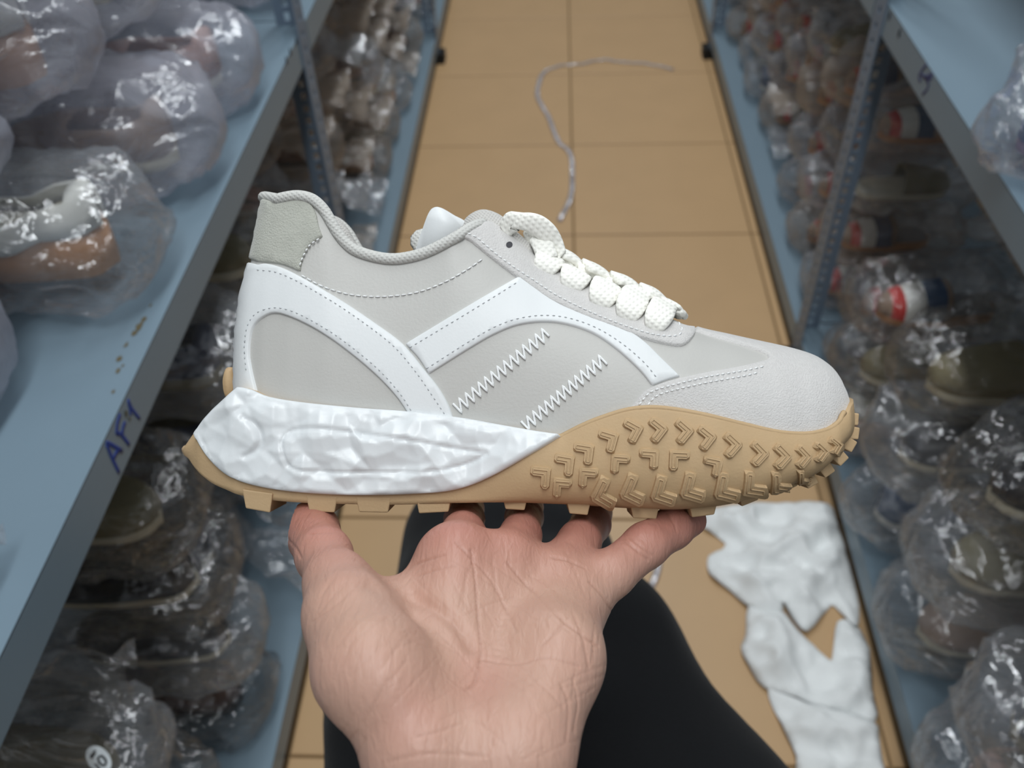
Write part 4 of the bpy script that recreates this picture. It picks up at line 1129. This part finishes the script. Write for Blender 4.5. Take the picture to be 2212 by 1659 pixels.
# right bottom shelf
pile(1, 1.375, 9, .164, 4, ['striped', 'striped', 'steel', 'striped', 'striped', 'olive', 'striped'], [P_CLEAR, P_BEIGE, P_CLEAR], '%s stack beyond right post, %s layer', 'beyond the right post', .078, 6, x_in=.182, jump=.115)
GR = 'before the right post'
STK = [   # y of the stack, then its bags from the shelf up: kind, plastic, scale, toe to the aisle, bag form, where
    (.435, [('pink', P_CLEAR, 1.36, 0, 1, 'nearest before the right post'), ('navyo', P_CLEAR, 1.36, 0, 4, 'on top of the nearest pink shoe, bottom right')]),
    (.640, [('taupe', P_CLEAR, 1.36, math.pi, 0, 'largest before the right post'), ('olive', P_CLEAR, 1.34, math.pi, 3, 'on the largest taupe shoe'), ('black', P_SHADED, 1.30, math.pi, 2, 'third up at the right picture edge')]),
    (.838, [('steel', P_CLEAR, 1.24, 0, 2, 'lowest beside the sneaker toe'), ('black', P_CLEAR, 1.24, math.pi, 4, 'on the lowest steel-blue shoe'), ('olive', P_SHADED, 1.24, math.pi, 0, 'under the right middle shelf lip')]),
    (1.02, [('cream', P_CLEAR, 1.08, 0, 1, 'on the bottom shelf near the right post'), ('olive', P_SHADED, 1.12, math.pi, 0, 'on the thick-soled shoe near the right post'), ('striped', P_SHADED, 1.05, math.pi, 3, 'third up near the right post')]),
    (1.185, [('black', P_CLEAR, 1.0, math.pi, 2, 'at the foot of the right post'), ('striped', P_SHADED, 1.0, math.pi, 3, 'just before the right post, second up')])]
for y, col_ in STK:
    top = .078
    for (kd, mt, sc, turn, var, where) in col_:
        packed(kd, mt, (XR + BL / 2 * sc + (-.035 if y < 1.1 else .014), y, top + BH / 2 * sc + .0015), .02, 0, 0, where, GR, var, turn, 0, sc)
        top += BH * sc + .002
# bags on the left middle shelf (large in the foreground)
def on_shelf(kind, material, px, py, z, yaw, where, group, variant, lift=.06, sc=1.0, tilt=0, roll=0, turn=0, shift=-.045):
    p = on_z(px, py, z + lift); packed(kind, material, tuple(p), yaw, tilt, roll, where, group, variant, turn, 0, sc, shift)
G1 = 'on the lettered shelf'
for (kd, mt, x, y, lv, yaw, sc, var, where) in [
        ('cream', P_CLEAR, -.352, .665, 0, 3.14, 1.20, 0, 'heel out on the lettered shelf'), ('pink', P_MILK, -.430, .483, 0, 3.14, 1.26, 1, 'nearest in the lettered shelf pile'),
        ('taupe', P_MILK, -.350, .845, 0, 3.14, 1.20, 2, 'behind the heel-out pair on the lettered shelf'), ('pink', P_MILK, -.350, 1.022, 0, 3.14, 1.20, 3, 'fourth along the lettered shelf'),
        ('pink', P_MILK, -.385, 1.345, 0, 3.14, 1.10, 0, 'just past the post on the lettered shelf'), ('black', P_MILK, -.415, .575, 1, 3.14, 1.24, 4, 'on top of the lettered shelf pile'),
        ('cream', P_MILK, -.405, .762, 1, 3.14, 1.24, 2, 'second layer on the lettered shelf'), ('taupe', P_MILK, -.40, .946, 1, 3.14, 1.22, 1, 'far end of the upper layer, lettered shelf')]:
    x = x - BL / 2 * sc                               # x is where the bag's front comes to
    packed(kd, mt, (x, y, ZL + .0015 + BH / 2 * sc + lv * (BH * 1.26 + .002)), yaw, 0, 0, where, G1, var, 0, 0, sc)
packed('olive', P_CLEAR, (-.478, .318, ZL + .0015 + BH / 2 * .62), .05, 0, 0, 'alone at the near end of the lettered shelf', G1, 2, 0, 0, .62, -.06)
# right middle shelf: blue item
on_shelf('blue', P_CLEAR, 2345, 175, ZR, .9, 'on the right middle shelf', 'on the right middle shelf', 3, sc=1.0, lift=BH / 2 + .0015)

# ------------------------------------------------------------------ crumpled white tissue sheets on the floor
def tissue(poly_px, label, seed, amp=.045, base=.003):
    poly = np.array([on_z(*p, .015)[:2] for p in catmull(poly_px, n=3, closed=True)]); c = poly.mean(0)
    r_ = random.Random(seed); off = Vector((seed * 3.1, seed * 1.7, 0))
    P = resample(poly, .012); lo, hi = P.min(0), P.max(0); h = .0055
    gx, gy = np.meshgrid(np.arange(lo[0], hi[0], h), np.arange(lo[1], hi[1], h)); gx = gx + (np.arange(gx.shape[0]) % 2)[:, None] * h * .5
    G = np.stack([gx.ravel(), gy.ravel()], -1); G = G[pip(G, P)]; G = G[bdist(G, P) > .005]
    A = np.vstack([P, G]); nb = len(P)
    res = delaunay_2d_cdt([Vector((float(a[0]), float(a[1]))) for a in A], [(i, (i+1) % nb) for i in range(nb)], [], 1, 1e-6)
    Q = np.array([(v.x, v.y) for v in res[0]]); bd = bdist(Q, P); V = []
    for (x, y), d in zip(Q, bd):
        p = Vector((x * 9, y * 9, 0)) + off
        rdg = (1 - abs(noise.noise(p)) * 2.4) * .5 + (1 - abs(noise.noise(p * 2.3 + Vector((3, 8, 1)))) * 2.4) * .34 + (1 - abs(noise.noise(p * 4.9)) * 2.4) * .1
        e = min(1, d / .035)
        V.append((x - c[0], y - c[1], max(.001, base + amp * (.25 + .75 * e) * max(0, rdg) ))) 
    o = mesh_obj('tissue_sheet', V, res[2], M['tissue']); o.location = (c[0], c[1], 0)
    sd = o.modifiers.new('s', 'SOLIDIFY'); sd.thickness = .0008
    tag(o, label, 'tissue', 'white tissue sheets on the floor'); return o
tissue([(1500, 1115), (1580, 1085), (1700, 1080), (1790, 1085), (1815, 1140), (1838, 1215), (1860, 1300), (1850, 1350), (1806, 1300), (1790, 1310), (1745, 1360), (1712, 1330), (1692, 1296), (1690, 1322), (1640, 1322), (1580, 1270), (1535, 1235), (1532, 1195), (1570, 1165)], 'crumpled white tissue sheet on the floor just below the sneaker toe', 1)
tissue([(1618, 1306), (1660, 1316), (1694, 1318), (1722, 1356), (1790, 1412), (1802, 1408), (1810, 1340), (1852, 1338), (1880, 1400), (1890, 1480), (1894, 1552), (1800, 1528), (1720, 1502), (1652, 1478), (1618, 1430), (1602, 1395), (1612, 1365)], 'crumpled white tissue sheet on the floor between two other tissue sheets', 2)
tissue([(1660, 1480), (1720, 1500), (1800, 1526), (1892, 1552), (1902, 1600), (1910, 1720), (1730, 1720), (1722, 1630), (1690, 1560)], 'crumpled white tissue sheet on the floor at the bottom edge beside the trousers', 3)

# clear packing strips lying on the floor
def strip(pts, w, label):
    c = catmull([on_z(*p, .0) for p in pts], n=8); c[:, 2] = .0022
    for i in range(len(c)): c[i][2] += .0022 * abs(math.sin(i * .5))
    mb = MB(); o0 = c.mean(0) * (1, 1, 0); mb.ribbon(c - o0, [(0, 0, 1)] * len(c), w, .0004, 6)
    o = mb.build('plastic_strip', P_MILK); o.location = o0; tag(o, label, 'strip', 'clear plastic strips on the floor')
strip([(1455, 152), (1400, 140), (1345, 136), (1300, 131), (1255, 140), (1215, 143), (1178, 156), (1165, 180), (1162, 212), (1185, 255), (1205, 305), (1232, 335), (1236, 385), (1232, 430), (1208, 480)], .0065, 'long clear plastic strip curling over the tiles above the laces')
strip([(1425, 1200), (1418, 1240), (1405, 1275), (1400, 1310)], .006, 'short clear plastic strip on the tiles beside the trousers')

# small printed sticker at the lower left
c = on_x(213, 1640, XL - .02); nrm = CAM - c; nrm = nrm / np.linalg.norm(nrm); ex = np.cross((0, 0, 1), nrm); ex /= np.linalg.norm(ex); ey = np.cross(nrm, ex)
st = empty('sticker', c); tag(st, 'small white oval sticker with dark print at the bottom left', 'sticker')
V = []
for k in range(24):
    a = 2 * math.pi * k / 24; V.append(ex * .0078 * math.cos(a) + ey * .0125 * math.sin(a))
V2 = [v - nrm * .0006 for v in V]
mesh_obj('sticker_face', V + V2, [tuple(range(24))] + [(k, k + 24, (k + 1) % 24 + 24, (k + 1) % 24) for k in range(24)], M['label_white'], st, False)
mb = MB()
for seg in ([(-.0035, .006), (.0025, .0072)], [(-.0038, .0045), (.001, .0055)], [(-.004, -.001), (-.0038, -.007)], [(0, .0012), (.003, .0006), (.0032, -.005), (.0005, -.007), (-.0012, -.004), (0, .0012)]):
    pts = catmull([ex * p[0] + ey * p[1] + nrm * .0004 for p in seg], n=4); mb.ribbon(pts, [nrm] * len(pts), .0008, .0002, 6)
mb.build('print', M['hole'], st)
